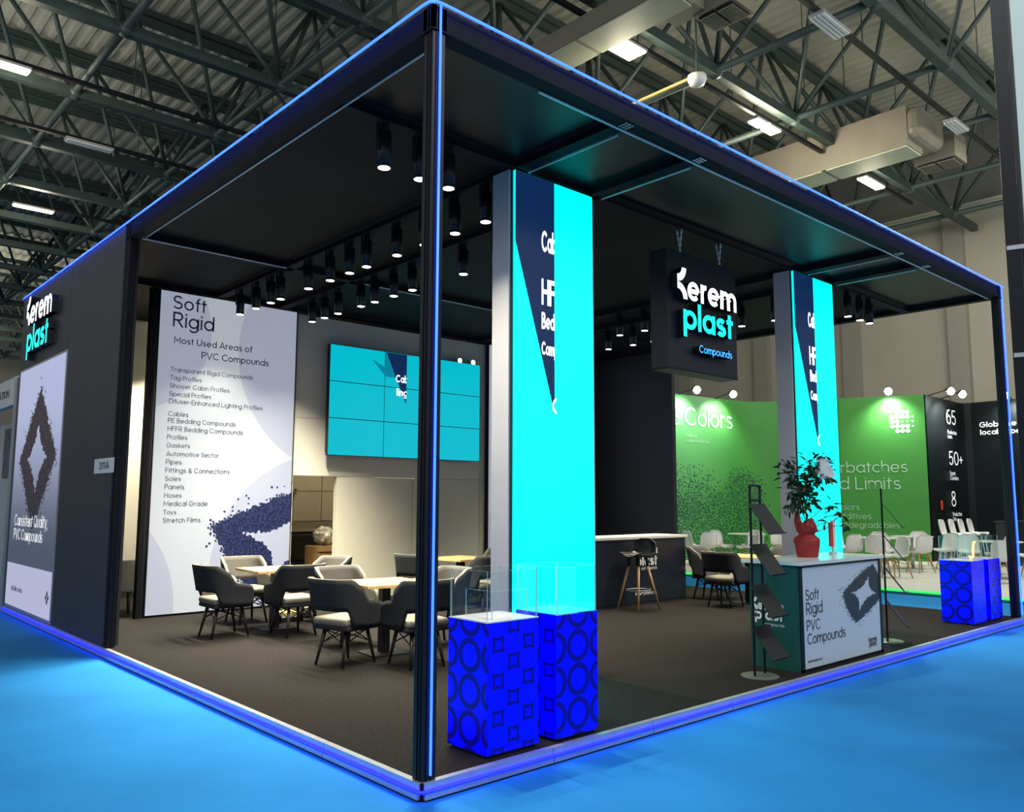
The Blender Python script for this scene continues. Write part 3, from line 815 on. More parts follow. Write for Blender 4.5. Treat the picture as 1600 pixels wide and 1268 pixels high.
t = thing('hanging_sign', 'square dark hanging sign with lit white and cyan logo on chains', 'sign', (4.4, 1.25, 2.94))
sg = MB().box(3.78, 5.0, 1.15, 1.36, 2.94, 4.15)
sm = M('dark_sign_panel', (0.022, 0.024, 0.034), 0.28, noise=0.06, nscale=3)
sg.build('panel', sm, t)
MB().box(3.775, 5.005, 1.145, 1.365, 2.925, 2.94).build('bottom_rail', black_alu, t)
logo(t, (0, 1.15, 0), YP, 3.836, 3.635, 1.044, 0.085)
for x in (4.09, 4.80):
    for dy in (0, 1):
        mb = MB()
        for k in range(9):
            a = k / 9
            p = Vector((x + 0.05 * a, 1.22 + dy * 0.08 * (a - 0.2), 4.15 + 0.30 * a)); q = Vector((x + 0.05 * (a + 0.09), 1.22 + dy * 0.08 * (a - 0.11), 4.15 + 0.30 * (a + 0.105)))
            mb.rod(p, q, 0.011 if k % 2 else 0.006, n=5)
        mb.build('chain', chain_mat, t)
t = thing('logo_sign', 'lit white and cyan logo letters high on the charcoal wall over the lilac poster', 'sign', (0, 8.8, 3.5))
MB().box(-0.024, -0.016, 8.2, 9.5, 3.66, 4.3).build('mounting_plate', dark_panel, t)
logo(t, (-0.024, 0, 0), XP, -9.50, 4.06, 1.36, 0.085, False)
t = thing('stand_number_sign', 'small white stand number plate reading 311A on the charcoal wall', 'sign', (0, 5.8, 1.9))
MB().box(-0.026, -0.016, 5.50, 6.16, 1.90, 2.06).build('plate', white_mat, t)
T = Text(); T.line('311A', (-0.027, 0, 0), XP, -5.98, 1.945, width=0.34, h=0.075, weight=0.10, gap=0.13); T.build('lettering', ink_black, t)

# ------------------------------------------------------------------ LED columns
def led_column(x0, x1, label, apex, words):
    t = thing('screen_column', label, 'screen', ((x0 + x1) / 2, 1.3, Z0))
    MB().box(x0, x1, 1.225, 1.43, Z0, 4.42).build('core', black, t)
    MB().box(x0 - 0.02, x0 - 0.001, 1.24, 1.45, Z0, 4.42).build('side_panel', silver, t)
    MB().box(x1 + 0.001, x1 + 0.02, 1.21, 1.45, Z0, 4.40).build('side_panel', silver, t)
    MB().box(x0 + 0.015, x1 - 0.005, 1.20, 1.224, Z0 + 0.02, 4.415).build('screen', cyan, t)
    xm = x0 + 0.49 * (x1 - x0)
    poly = [(x0 + 0.016, 4.414), (x0 + 0.016, apex + 1.44), (xm, apex), (xm, 4.414)]
    MB().prism(poly, (0, 1.1985, 0), *YP, 0.002).build('dark_graphic', navy_scr, t, label='dark navy wedge on the cyan screen')
    T = Text()
    for body, z, h, sz in words:
        T.line(body, (0, 1.197, 0), YP, xm - 0.158, z, width=sz, h=h, weight=0.125, gap=0.03, clip=xm - 0.004)
    T.line('C', (0, 1.197, 0), YP, xm - 0.028, apex + 0.0, width=0.1, h=0.14, bold=0.02, clip=xm + 0.02)
    T.build('lettering', white_lit, t)
words = [('Cabl', 3.765, 0.19, 0.20), ('HFF', 3.295, 0.23, 0.24), ('Bedd', 3.085, 0.145, 0.21), ('Comp', 2.86, 0.115, 0.19)]
led_column(1.755, 2.735, 'tall cyan screen column behind the near pair of blue plinths', 2.36, words)
led_column(6.345, 7.345, 'tall cyan screen column behind the white-topped counter and the plant', 2.30, words)

# ------------------------------------------------------------------ video wall
t = thing('video_wall', 'cyan video wall of nine displays on the cream rear wall', 'video wall', (5.08, 7.5, 2.3))
X0, X1, V0, V1 = 3.585, 6.585, 2.30, 4.01
MB().box(X0 + 0.05, X1 - 0.05, 7.46, 7.56, V0 + 0.05, V1 - 0.05).build('mount', black, t)
for i in range(3):
    for j in range(3):
        a = X0 + (X1 - X0) * i / 3; b = X0 + (X1 - X0) * (i + 1) / 3
        c = V0 + (V1 - V0) * j / 3; d = V0 + (V1 - V0) * (j + 1) / 3
        p = MB().box(a + 0.001, b - 0.001, 7.39, 7.46, c + 0.001, d - 0.001).build('display', black, t)
        MB().box(a + 0.006, b - 0.006, 7.385, 7.392, c + 0.006, d - 0.006).build('screen', cyan_dim, p)
MB().prism([(4.60, 4.0), (5.01, 3.18), (5.01, 4.0)], (0, 7.384, 0), *YP, 0.002).build('dark_graphic', navy_scr, t)
MB().prism([(4.33, 3.86), (4.60, 3.60), (4.80, 3.60), (4.59, 4.0), (4.585, 3.75)], (0, 7.3845, 0), *YP, 0.002).build('teal_graphic', cyan_fade, t)
T = Text(); T.line('Cab', (0, 7.383, 0), YP, 4.80, 3.53, width=0.235, h=0.125, weight=0.115, clip=5.008)
T.line('ling', (0, 7.383, 0), YP, 4.815, 3.31, width=0.215, h=0.125, weight=0.115, clip=5.008)
T.build('lettering', white_lit, t)
for k, x in enumerate((6.17, 6.47)):
    q = thing('spotlight', f'small lit spotlight peeking over the video wall, {"farther from" if k == 0 else "nearer to"} the hidden lightbox', 'spotlight', (x, 7.45, 4.03), 'spots over the video wall')
    MB().rod((x, 7.52, 4.05), (x, 7.44, 4.05), 0.05, n=12).build('housing', white_mat, q)
    MB().rod((x, 7.44, 4.05), (x, 7.432, 4.05), 0.04, n=12).build('lens', lamp_lit, q)
    MB().rod((x, 7.5, 4.05), (x, 7.5, 4.0), 0.012).build('bracket', black, q)

# ------------------------------------------------------------------ track spotlights
sp = thing('spotlight', '', 'spotlight', (0, 0, 0))
MB().rod((0, 0, 0.0), (0, 0, 0.27), 0.052, n=16).build('housing', black, sp, True)
MB().lathe([(0.052, -0.004), (0.055, 0.0), (0.055, 0.012), (0.052, 0.016)], n=16).build('rim', black_alu, sp, True)
MB().rod((0, 0, -0.006), (0, 0, 0.0), 0.046, n=16).build('lens', lamp_lit, sp)
MB().box(-0.018, 0.018, -0.03, 0.03, 0.27, 0.34).build('adapter', black, sp)
MB().box(-0.062, -0.055, -0.02, 0.02, 0.12, 0.33).build('yoke', black_alu, sp)
ld = bpy.data.lights.new('spot_beam', 'SPOT'); ld.energy = 200; ld.color = (1.0, 0.90, 0.70); ld.spot_size = R(100); ld.spot_blend = 0.8; ld.shadow_soft_size = 0.04
ldw = ld.copy(); ldw.name = 'spot_beam_wall'; ldw.energy = 400
lo = link('spot_beam', ld, sp); lo.location = (0, 0, -0.03)
used = []
def spots(pts, where, group, tilt=None):
    for i, (x, y) in enumerate(pts):
        lab = f'lit black cylinder spotlight, {ORD[i]} {where}' if len(pts) > 1 else f'lit black cylinder spotlight {where}'
        o = put(sp, used, (x, y, 4.098), 0, lab, group)
        if y > 5.2:      # the lamps next to the walls burn brighter
            for c in o.children:
                if c.type == 'LIGHT': c.data = ldw
        if tilt and i in tilt: o.rotation_euler = (0.0, R(tilt[i]), 0); o.location = (x - 0.05, y, 4.12)
spots([(0.50, 1.27), (0.83, 1.27), (1.11, 1.27)], 'of three under the cross beam beside the near post', 'spots beside the near post')
spots([(1.85, y) for y in (1.68, 2.12, 2.6, 3.07, 3.64, 3.98, 4.40, 4.90, 5.60, 5.87, 6.29, 6.77)], 'from the front on the track over the dining tables', 'spots of the long front track')
spots([(2.79, y) for y in (2.6, 3.16, 4.12, 4.51, 4.93, 5.25, 5.82, 6.18, 6.52)], 'from the front on the inner track nearer the video wall', 'spots of the inner track')
spots([(6.65, y) for y in (1.50, 3.73, 4.20)], 'from the front on the beam behind the hanging sign', 'spots behind the hanging sign', {0: 22})
spots([(7.41, y) for y in (2.07, 2.59, 4.16, 4.57, 5.09)], 'from the front on the beam over the bar counter', 'spots over the bar counter')
spots([(7.90, 1.27), (8.25, 1.27), (8.54, 1.27)], 'of three beyond the cyan column by the plant', 'spots beyond the far column')

spots([(4.3, 8.3)], 'added unseen to light the storeroom behind the wall opening', 'added room spots')  # unseen lamp, added so the cabinet in the opening is lit
spots([(x, 9.45) for x in (0.5, 1.2, 1.9)], 'of three added unseen to light the meeting room', 'added room spots')  # unseen lamps, added to brighten the white wall in the gap

# ------------------------------------------------------------------ seating and tables
ac = thing('armchair', '', 'chair', (0, 0, 0))
def shell():
    def sm(a, b, x):
        x = max(0, min(1, (x - a) / (b - a))); return x * x * (3 - 2 * x)
    N, Mv = 44, 6
    def pt(t, k, off):
        a = abs(t); sg = 1 if t >= 0 else -1
        top = 0.80 - 0.20 * sm(0.36, 0.66, a) - 0.03 * sm(0.66, 1, a) - 0.06 * max(0, (a - 0.92) / 0.08) ** 2
        bot = 0.51 - 0.165 * sm(0.30, 0.44, a) + 0.05 * max(0, (a - 0.9) / 0.1) ** 2
        z = bot + (top - bot) * k
        wd, dp = 0.265, 0.20
        lean = 0.085 * max(0, (z - 0.42)) / 0.4
        if a > 0.5: x = -0.06 + (a - 0.5) / 0.5 * 0.29; y = wd * sg; nx, ny = 0, sg
        else:
            ph = t / 0.5 * math.pi / 2
            e = 0.62
            cx, cy = math.cos(ph), math.sin(ph)
            x = -0.06 - dp * (abs(cx) ** e); y = wd * (abs(cy) ** e) * (1 if cy >= 0 else -1)
            nx, ny = -cx, cy
        fl = 0.02 * max(0, z - 0.45) / 0.3
        x += nx * (lean if a < 0.5 else 0) * 1.0; y += ny * fl
        x -= nx * off; y -= ny * off
        return (x, y, z)
    mb = MB(); W = Mv + 1
    for off in (0.0, 0.038):
        for i in range(N + 1):
            for k in range(W): mb.v.append(pt(-1 + 2 * i / N, k / Mv, off))
    n1 = (N + 1) * W
    for i in range(N):
        for k in range(Mv):
            a = i * W + k
            mb.f.append([a, a + 1, a + W + 1, a + W]); mb.m.append(0)
            mb.f.append([n1 + a, n1 + a + W, n1 + a + W + 1, n1 + a + 1]); mb.m.append(1)
        a = i * W
        mb.f.append([a, a + W, n1 + a + W, n1 + a]); mb.m.append(0)
        a = i * W + Mv
        mb.f.append([a, n1 + a, n1 + a + W, a + W]); mb.m.append(2)
    for i in (0, N):
        for k in range(Mv):
            a = i * W + k
            mb.f.append([a, n1 + a, n1 + a + 1, a + 1] if i == 0 else [a, a + 1, n1 + a + 1, n1 + a]); mb.m.append(2)
    return mb
shell().build('backrest', [fab_navy, fab_grey, fab_pale], ac, True)
MB().rbox(-0.21, 0.24, -0.225, 0.225, 0.365, 0.44, 0.03, seg=3).build('seat_cushion', fab_pale, ac, True)
MB().rbox(-0.20, 0.22, -0.23, 0.23, 0.325, 0.37, 0.015).build('seat_base', fab_navy, ac, True)
ft = {}
for sx in (-1, 1):
    for sy in (-1, 1):
        top, bot = (0.01 + sx * 0.14, sy * 0.13, 0.33), (0.01 + sx * 0.21, sy * 0.175, 0.0)
        MB().rod(bot, top, 0.012, 0.02, n=10).build('leg', walnut, ac, True)
        ft[sx, sy] = lambda k, a=Vector(bot), b=Vector(top): a + (b - a) * k
for a, b in (((-1, -1), (1, -1)), ((1, -1), (1, 1)), ((1, 1), (-1, 1)), ((-1, 1), (-1, -1))):
    MB().rod(ft[a](0.96), ft[b](0.6), 0.006, n=5).rod(ft[a](0.6), ft[b](0.96), 0.006, n=5).build('brace', walnut, ac)
ucs = []
AC = [
    (1.22, 5.45, 0, 'dark upholstered armchair at the left end of the dining table beside the Soft Rigid lightbox'),
    (1.86, 5.02, 90, 'dark armchair with its back turned at the table beside the Soft Rigid lightbox'),
    (1.88, 6.30, -90, 'upholstered armchair showing its pale seat between the Soft Rigid lightbox and its dining table'),
    (2.62, 5.72, 190, 'upholstered armchair in front of the storeroom opening at the table by the Soft Rigid lightbox'),
    (1.42, 3.17, 14, 'dark upholstered armchair nearest the aisle at the dining table behind the near post'),
    (1.88, 2.66, 84, 'dark upholstered armchair directly behind the near post with its back to the entrance'),
    (1.98, 4.10, -90, 'upholstered armchair facing out behind the dining table nearest the entrance'),
    (2.70, 3.42, 175, 'upholstered armchair seen through the glass case of the near blue plinth'),
    (4.05, 5.62, 20, 'upholstered armchair half behind the near post at the table below the video wall'),
    (4.55, 4.85, 90, 'dark-backed armchair right beside the near post, at the table below the video wall'),
    (5.55, 5.70, 200, 'upholstered armchair at the table below the video wall, beside the silver column edge'),
    (7.78, 3.22, 8, 'dark upholstered armchair turned away beside the teal counter'),
    (8.42, 3.92, -80, 'upholstered armchair with its pale rim showing behind the dark chair near the teal counter'),
    (9.15, 3.10, 180, 'upholstered armchair whose back rises beyond the white counter top beside the far cyan column'),
]
for x, y, a, lab in AC: put(ac, ucs, (x, y, Z0), R(a), lab, 'upholstered armchairs on the stand')

tb = thing('dining_table', '', 'table', (0, 0, 0))
MB().rbox(-0.36, 0.36, -0.36, 0.36, 0.675, 0.705, 0.004).build('tabletop', oak, tb)
MB().box(-0.045, 0.045, -0.045, 0.045, 0.012, 0.675).build('pedestal', black_alu, tb)
MB().rbox(-0.20, 0.20, -0.20, 0.20, 0.0, 0.014, 0.004).build('base_plate', black_alu, tb)
MB().box(-0.2, 0.2, -0.03, 0.03, 0.66, 0.675).box(-0.03, 0.03, -0.2, 0.2, 0.66, 0.675).build('top_bracket', black_alu, tb)
utb = []
put(tb, utb, (1.91, 5.60, Z0), R(-4), 'square oak dining table beside the Soft Rigid lightbox', 'oak dining tables')
put(tb, utb, (1.99, 3.38, Z0), R(-7), 'square oak dining table nearest the entrance, behind the near post', 'oak dining tables')
put(tb, utb, (4.80, 5.66, Z0), R(6), 'square oak dining table below the video wall seen past the near post', 'oak dining tables')
put(tb, utb, (8.42, 3.22, Z0), R(4), 'square oak dining table mostly hidden behind the teal counter', 'oak dining tables')

# lounge chair and side table in the meeting room
t = thing('lounge_chair', 'grey lounge chair with dark wooden legs in the gap beside the charcoal wall', 'chair', (0.75, 8.6, Z0))
def lc(mb, x, y): return mb
MB().rbox(0.42, 1.12, 8.0, 8.14, 0.38, 0.82, 0.04, seg=3).build('backrest', M('slate_fabric', (0.15, 0.16, 0.155), 0.85, noise=0.1, nscale=50), t, True)
MB().rbox(0.42, 1.12, 8.14, 8.75, 0.38, 0.48, 0.03, seg=3).build('seat_cushion', fab_grey, t, True)
MB().rbox(1.04, 1.16, 8.14, 8.7, 0.46, 0.62, 0.04, seg=3).build('armrest', fab_grey, t, True)
MB().rbox(0.42, 0.52, 8.14, 8.7, 0.46, 0.62, 0.04, seg=3).build('armrest', fab_grey, t, True)
for x in (0.5, 1.04):
    for y in (8.08, 8.66): MB().rod((x, y, Z0), (x, y, 0.38), 0.018, 0.03).build('leg', walnut, t, True)
t = thing('side_table', 'white-topped side table beside the grey lounge chair', 'table', (1.9, 9.2, Z0))
MB().rbox(1.55, 2.35, 8.9, 9.6, 0.62, 0.65, 0.004).build('tabletop', white_mat, t)
MB().box(1.9, 1.98, 9.2, 9.28, 0.12, 0.62).build('pedestal', black_alu, t)
MB().rbox(1.72, 2.16, 9.02, 9.46, Z0, 0.12, 0.004).build('base_plate', black_alu, t)

# storeroom behind the opening
t = thing('wall_cabinet', 'taupe cabinet with four doors filling the storeroom opening', 'cabinet', (3.9, 9.0, 0.95))
MB().box(3.14, 5.38, 8.85, 9.28, 1.10, 2.95).build('body', grey_tan, t)
for i in range(4):
    a = 3.24 + 0.53 * i + 0.02
    for z0, z1 in ((1.275, 1.76), (1.772, 2.6)):
        dr = MB().box(a + 0.006, a + 0.522, 8.825, 8.85, z0, z1).build('door', grey_tan, t)
        zz = z1 - 0.03 if z0 < 1.5 else z0 + 0.02
        MB().box(a + (0.48 if i % 2 == 0 else 0.02), a + (0.52 if i % 2 == 0 else 0.06), 8.81, 8.825, zz - 0.01, zz + 0.01).build('knob', black, dr)
t = thing('storage_shelf', 'low dark shelf unit under the taupe cabinet in the storeroom', 'shelf', (3.6, 8.9, Z0))
MB().box(3.14, 5.38, 8.7, 9.25, Z0, 0.14).box(3.14, 5.38, 8.7, 9.25, 0.56, 0.60).box(3.14, 5.38, 9.2, 9.25, Z0, 1.02).box(3.14, 3.17, 8.7, 9.25, Z0, 1.02).build('carcass', black, t)
MB().box(3.14, 5.38, 8.68, 9.25, 1.02, 1.06).build('shelf_top', black, t)
tag(MB().rbox(3.86, 4.32, 8.05, 8.5, Z0, 0.89, 0.006).box(3.85, 4.33, 8.03, 8.1, 0.81, 0.895).build('cardboard_box', cardboard), 'brown cardboard box standing in the storeroom opening', 'box')
def bag(name, c, rx, rz, m, label, seed):
    r = random.Random(seed); b = bmesh.new(); bmesh.ops.create_icosphere(b, subdivisions=3, radius=1)
    for q in b.verts:
        k = 1 + 0.18 * math.sin(q.co.x * 7 + seed) * math.sin(q.co.z * 6 + q.co.y * 5) + r.uniform(-0.07, 0.07)
        q.co = Vector((c[0] + q.co.x * rx * k, c[1] + q.co.y * rx * k, c[2] + q.co.z * rz * k))
    me = bpy.data.meshes.new(name); b.to_mesh(me); b.free(); me.materials.append(m)
    return tag(link(name, me), label, 'bag')
foil = M('crinkled_clear_film', (0.42, 0.40, 0.33), 0.12, 0.0, noise=0.45, nscale=14, bump=0.6, coat=0.6)
bag('plastic_bag', (4.08, 8.28, 1.045), 0.17, 0.15, foil, 'crumpled clear plastic bag on the cardboard box in the storeroom', 3)
bag('plastic_bag', (2.72, 6.18, 0.205), 0.13, 0.105, M('white_film', (0.5, 0.5, 0.48), 0.2, noise=0.3, nscale=12, bump=0.5), 'crumpled white plastic bag on the carpet behind the armchair legs', 9)
t = thing('storage_crate', 'low crate of yellow and white leaflets on the carpet behind the table pedestal', 'crate', (2.31, 6.07, Z0))
MB().box(2.15, 2.47, 5.92, 6.22, Z0, 0.11).box(2.15, 2.165, 5.92, 6.22, 0.11, 0.2).box(2.455, 2.47, 5.92, 6.22, 0.11, 0.2).box(2.15, 2.47, 5.92, 5.935, 0.11, 0.16).build('tray', black, t)
for k, (c, nm) in enumerate((((0.75, 0.62, 0.12), 'yellow'), ((0.7, 0.7, 0.66), 'white'), ((0.72, 0.6, 0.15), 'mustard'))):
    o = MB().box(2.18 + 0.01 * k, 2.43 + 0.006 * k, 5.945, 6.20, 0.112 + 0.036 * k, 0.145 + 0.036 * k).build('leaflet_stack', M(nm + '_paper', c, 0.6, noise=0.1))
    tag(o, f'{nm} leaflet stack in the low crate behind the table', 'leaflets', 'leaflets in the crate')

# ------------------------------------------------------------------ bar counter and stool
t = thing('bar_counter', 'dark navy bar counter with white top and printed logo at the back', 'counter', (7.0, 4.4, Z0))
MB().box(5.6, 8.15, 4.18, 4.75, Z0, 1.06).build('body', navy_panel, t)
MB().box(5.62, 8.13, 4.172, 4.182, 0.14, 1.02).build('printed_front', M('navy_print', (0.016, 0.020, 0.032), 0.3, noise=0.05, nscale=3), t)
MB().box(5.57, 8.18, 4.15, 4.78, 1.06, 1.095).build('countertop', M('warm_white_top', (0.8, 0.77, 0.68), 0.3, noise=0.02), t)
mb = MB(); O = (0, 4.171, 0)
k_glyph(mb, O, YP, 6.87, 0.835, 0.165, 0.002); T = Text(); T.mbs.append(mb)
T.line('erem', O, YP, 6.96, 0.835, width=0.47, h=0.105, bold=0.03).line('plast', O, YP, 6.93, 0.665, width=0.49, h=0.155, bold=0.03).line('compounds', O, YP, 7.05, 0.60, width=0.37, bold=0.01).line('keremplast.com', O, YP, 6.9, 0.24, width=0.49, bold=0.01)
T.build('lettering', white_ink, t)
t = thing('bar_stool', 'black-shelled bar stool with beech legs in front of the navy bar', 'stool', (6.6, 3.87, Z0))
def stool_shell():
    mb = MB(); nu, nv = 14, 8
    prof = [(-0.20, 0.735), (-0.17, 0.755), (-0.05, 0.745), (0.08, 0.745), (0.15, 0.775), (0.185, 0.84), (0.20, 0.92), (0.21, 0.985)]
    for off in (0, -0.022):
        for i in range(nu + 1):
            k = i / nu * (len(prof) - 1); a = min(int(k), len(prof) - 2); f = k - a
            x = prof[a][0] + (prof[a + 1][0] - prof[a][0]) * f; z = prof[a][1] + (prof[a + 1][1] - prof[a][1]) * f
            wd = 0.20 * (1 - 0.55 * max(0, (i / nu - 0.80) / 0.2) ** 2) * (1 - 0.35 * max(0, (0.12 - i / nu) / 0.12) ** 2)
            for j in range(nv + 1):
                s = -1 + 2 * j / nv
                up_ = 0.045 * s * s
                if i / nu < 0.6: mb.v.append((x, s * wd, z + up_ + off))
                else: mb.v.append((x - up_ - off * 1.0, s * wd, z))
    W = nv + 1; n1 = (nu + 1) * W
    for i in range(nu):
        for j in range(nv):
            a = i * W + j
            mb.f.append([a, a + W, a + W + 1, a + 1][::-1]); mb.m.append(0)
            mb.f.append([n1 + a, n1 + a + 1, n1 + a + W + 1, n1 + a + W][::-1]); mb.m.append(0)
    ring = [j for j in range(W)] + [i * W + nv for i in range(1, nu + 1)] + [nu * W + j for j in range(nv - 1, -1, -1)] + [i * W for i in range(nu - 1, 0, -1)]
    for q in range(len(ring)):
        a, b = ring[q], ring[(q + 1) % len(ring)]
        mb.f.append([a, b, n1 + b, n1 + a]); mb.m.append(0)
    return mb
ST = (6.60, 3.87, Z0)
def at(mb, p, s=1.0):
    mb.v = [(p[0] + s * x, p[1] + y, p[2] + z) for x, y, z in mb.v]; return mb
at(stool_shell(), ST).build('seat_shell', black, t, True)
at(MB().rbox(-0.15, 0.11, -0.15, 0.15, 0.745, 0.765, 0.008), ST).build('seat_pad', fab_grey, t, True)
for sx in (-1, 1):
    for sy in (-1, 1):
        at(MB().rod((sx * 0.235, sy * 0.19, 0), (sx * 0.10, sy * 0.09, 0.60), 0.014, 0.02, n=10), ST).build('leg', beech, t, True)
        at(MB().rod((sx * 0.10, sy * 0.09, 0.60), (sx * 0.085, sy * 0.08, 0.72), 0.02, 0.02, n=10), ST).build('leg_socket', black, t, True)
at(MB().tube([(0.19 * math.cos(a * math.pi / 12), 0.16 * math.sin(a * math.pi / 12), 0.27) for a in range(25)], 0.007), ST).build('foot_ring', trim_alu, t, True)

# ------------------------------------------------------------------ reception counter, plant, brochure stands
t = thing('reception_counter', 'counter with white top and Soft Rigid PVC Compounds poster at the platform edge', 'counter', (5.05, 0.35, Z0))
MB().box(4.24, 5.88, 0.10, 0.60, Z0, 1.03).build('body', counter_side, t)
MB().box(4.24, 4.29, 0.085, 0.10, Z0, 1.03).box(5.83, 5.88, 0.085, 0.10, Z0, 1.03).box(4.24, 5.88, 0.085, 0.10, 1.02, 1.045).box(4.24, 5.88, 0.085, 0.10, Z0, 0.125).build('front_frame', black_alu, t)
cp_mat = None
m, nt, b = new_mat('counter_poster')
u, v = uv_of(nt, 'y')
c = pellets(nt, u, v, 60, lambda pu, pv: star(pu, pv, c=(5.50, 0.715), e1=(0.285, -0.02), e2=(0.13, 0.175), k0=1.6, k1=1.85, k2=2.5, loose=0.13, pout=1.2, pin=0.6), (0.44, 0.50, 0.56), (0.022, 0.022, 0.028), (0.06, 0.06, 0.075))
nt.links.new(c, b.inputs['Base Color']); b.inputs['Roughness'].default_value = 0.45
nt.links.new(c, b.inputs['Emission Color']); b.inputs['Emission Strength'].default_value = 0.16
MB().box(4.29, 5.83, 0.088, 0.099, 0.125, 1.02).build('poster', m, t)
MB().box(4.20, 5.92, 0.06, 0.66, 1.045, 1.075).build('countertop', M('white_laminate', (0.78, 0.80, 0.78), 0.22, noise=0.02), t)
T = Text(); O = (0, 0.087, 0)
for body, x, z, wd in (('Soft', 4.335, 0.725, 0.245), ('Rigid', 4.34, 0.60, 0.30), ('PVC', 4.34, 0.455, 0.25), ('Compounds', 4.345, 0.335, 0.725)): T.line(body, O, YP, x, z, width=wd, bold=0.004)
T.line('www.keremplast.com', O, YP, 4.34, 0.178, width=0.26)
kb = MB(); T.mbs.append(kb); k_glyph(kb, O, YP, 5.545, 0.228, 0.045, 0.002)
T.line('erem', O, YP, 5.572, 0.228, width=0.158, bold=0.02).line('plast', O, YP, 5.562, 0.182, width=0.165, bold=0.02)
T.build('lettering', ink_black, t)
T = Text(); O = (4.238, 0, 0)
kb = MB(); T.mbs.append(kb); k_glyph(kb, O, XP, -0.575, 0.62, 0.11, 0.002)
T.line('erem', O, XP, -0.52, 0.62, width=0.27, bold=0.03).line('plast', O, XP, -0.55, 0.53, width=0.29, bold=0.03).line('compounds', O, XP, -0.45, 0.48, width=0.2, bold=0.01)
T.build('side_lettering', white_ink, t)

CT = 1.075
PXY = (4.98, 0.40)
t = thing('potted_plant', 'leafy potted ficus wrapped in red crepe paper on the white counter top', 'plant', (*PXY, CT))
def pot():
    mb = MB(); prof = [(0.085, 0.0), (0.092, 0.01), (0.105, 0.10), (0.115, 0.16), (0.10, 0.185), (0.072, 0.205), (0.058, 0.225), (0.078, 0.255), (0.10, 0.30), (0.085, 0.355)]
    n = 28; r = random.Random(4)
    for k, (rr, z) in enumerate(prof):
        for i in range(n):
            a = 2 * math.pi * i / n
            q = 0.10 if k < 4 else 0.22
            rad = rr * (1 + q * abs(math.sin(2 * a + 0.6)) ** 3 + r.uniform(-0.03, 0.03) * (1 if k < 5 else 3))
            zz = z + (0.05 * math.sin(3 * a + 1) if k == len(prof) - 1 else 0) + (0.05 * math.cos(a - 2.4) if k >= 8 else 0)
            mb.v.append((PXY[0] + rad * math.cos(a), PXY[1] + rad * math.sin(a), CT + zz))
    for k in range(len(prof) - 1):
        for i in range(n): mb.f.append([k * n + i, k * n + (i + 1) % n, (k + 1) * n + (i + 1) % n, (k + 1) * n + i]); mb.m.append(0)
    mb.f.append(list(range(n))[::-1]); mb.m.append(0)
    return mb
pot().build('wrapped_pot', red_paper, t, False)
def foliage():
    r = random.Random(11)
    mb = MB(); stems = MB()
    Rt = Vector((0.62, -0.78, 0)); Dp = Vector((0.78, 0.62, 0)); Bp = Vector((*PXY, CT))
    SH = 0.05
    stems.tube([Bp + Vector((0, 0, 0.1)), Bp + Rt * 0.01 + Vector((0, 0, 0.35)), Bp - Rt * 0.02 + Vector((0, 0, 0.6)), Bp + Rt * 0.03 + Vector((0, 0, 0.82))], 0.012)
    def leaf(p, d, L):
        d = d.normalized(); s = d.cross(Vector((r.uniform(-1, 1), r.uniform(-1, 1), 1))).normalized(); n = s.cross(d)
        pts = [(0, 0), (0.25, 0.22), (0.55, 0.24), (0.85, 0.1), (1.0, 0), (0.85, -0.1), (0.55, -0.24), (0.25, -0.22)]
        top = [p + d * (L * a) + s * (L * b) + n * (0.12 * L * abs(b) * 2 - 0.10 * L * a * a) for a, b in pts]
        bot = [q - n * 0.0012 for q in top]
        mb.add(top + bot, [tuple(range(8)), tuple(range(8, 16))[::-1]] + [(i, 8 + i, 8 + (i + 1) % 8, (i + 1) % 8) for i in range(8)])
    # masses: (sideways, height, radius, leaves)
    for (sx, hz, rad, cnt) in ((-0.10, 0.60, 0.10, 45), (-0.14, 0.74, 0.09, 45), (0.0, 0.67, 0.11, 60), (0.02, 0.84, 0.09, 50), (-0.06, 0.50, 0.10, 55), (-0.16, 0.48, 0.07, 25), (0.10, 0.74, 0.08, 24), (0.17, 0.78, 0.06, 12), (0.16, 0.92, 0.04, 5), (0.20, 0.46, 0.06, 12), (0.27, 0.38, 0.05, 8), (0.16, 0.30, 0.05, 5), (0.34, 0.28, 0.04, 4), (-0.25, 0.88, 0.03, 4), (-0.28, 0.80, 0.03, 4), (-0.24, 0.44, 0.03, 3)):
        c = Bp + Rt * (sx + SH) + Dp * r.uniform(-0.05, 0.05) + Vector((0, 0, hz * 1.06 + 0.02))
        st = Bp + Vector((0, 0, min(hz * 0.75, 0.7)))
        stems.tube([st, st.lerp(c, 0.6) + Vector((0, 0, 0.03)), c], 0.004, 5)
        for _ in range(cnt):
            o = Vector((r.gauss(0, 0.5), r.gauss(0, 0.5), r.gauss(0, 0.5))) * rad
            leaf(c + o, o + Vector((r.uniform(-1, 1), r.uniform(-1, 1), r.uniform(-0.9, 0.1))) * 0.06, r.uniform(0.055, 0.10))
    stems.build('stem', bark, t, True)
    mb.build('foliage', leaf_mat, t, kind='stuff')
foliage()
tag(MB().prism([(0.04, 0), (0.20, 0.03), (0.12, 0.21), (0.0, 0.22)], (4.96, 0.27, CT + 0.76), (0.76, -0.65, 0.0), (0.05, 0.0, 1), 0.004).build('greeting_card', white_mat), 'white greeting card tucked among the plant leaves', 'card')
t = thing('leaflet_holder', 'narrow upright red and white leaflet holder at the end of the white counter', 'holder', (5.62, 0.45, CT))
MB().box(5.55, 5.66, 0.43, 0.47, CT, CT + 0.03).box(5.595, 5.615, 0.44, 0.46, CT + 0.03, CT + 0.10).build('foot', glass_edge, t)
MB().box(5.54, 5.60, 0.44, 0.46, CT + 0.08, CT + 0.33).build('red_panel', M('red_card', (0.52, 0.05, 0.04), 0.5, noise=0.05), t)
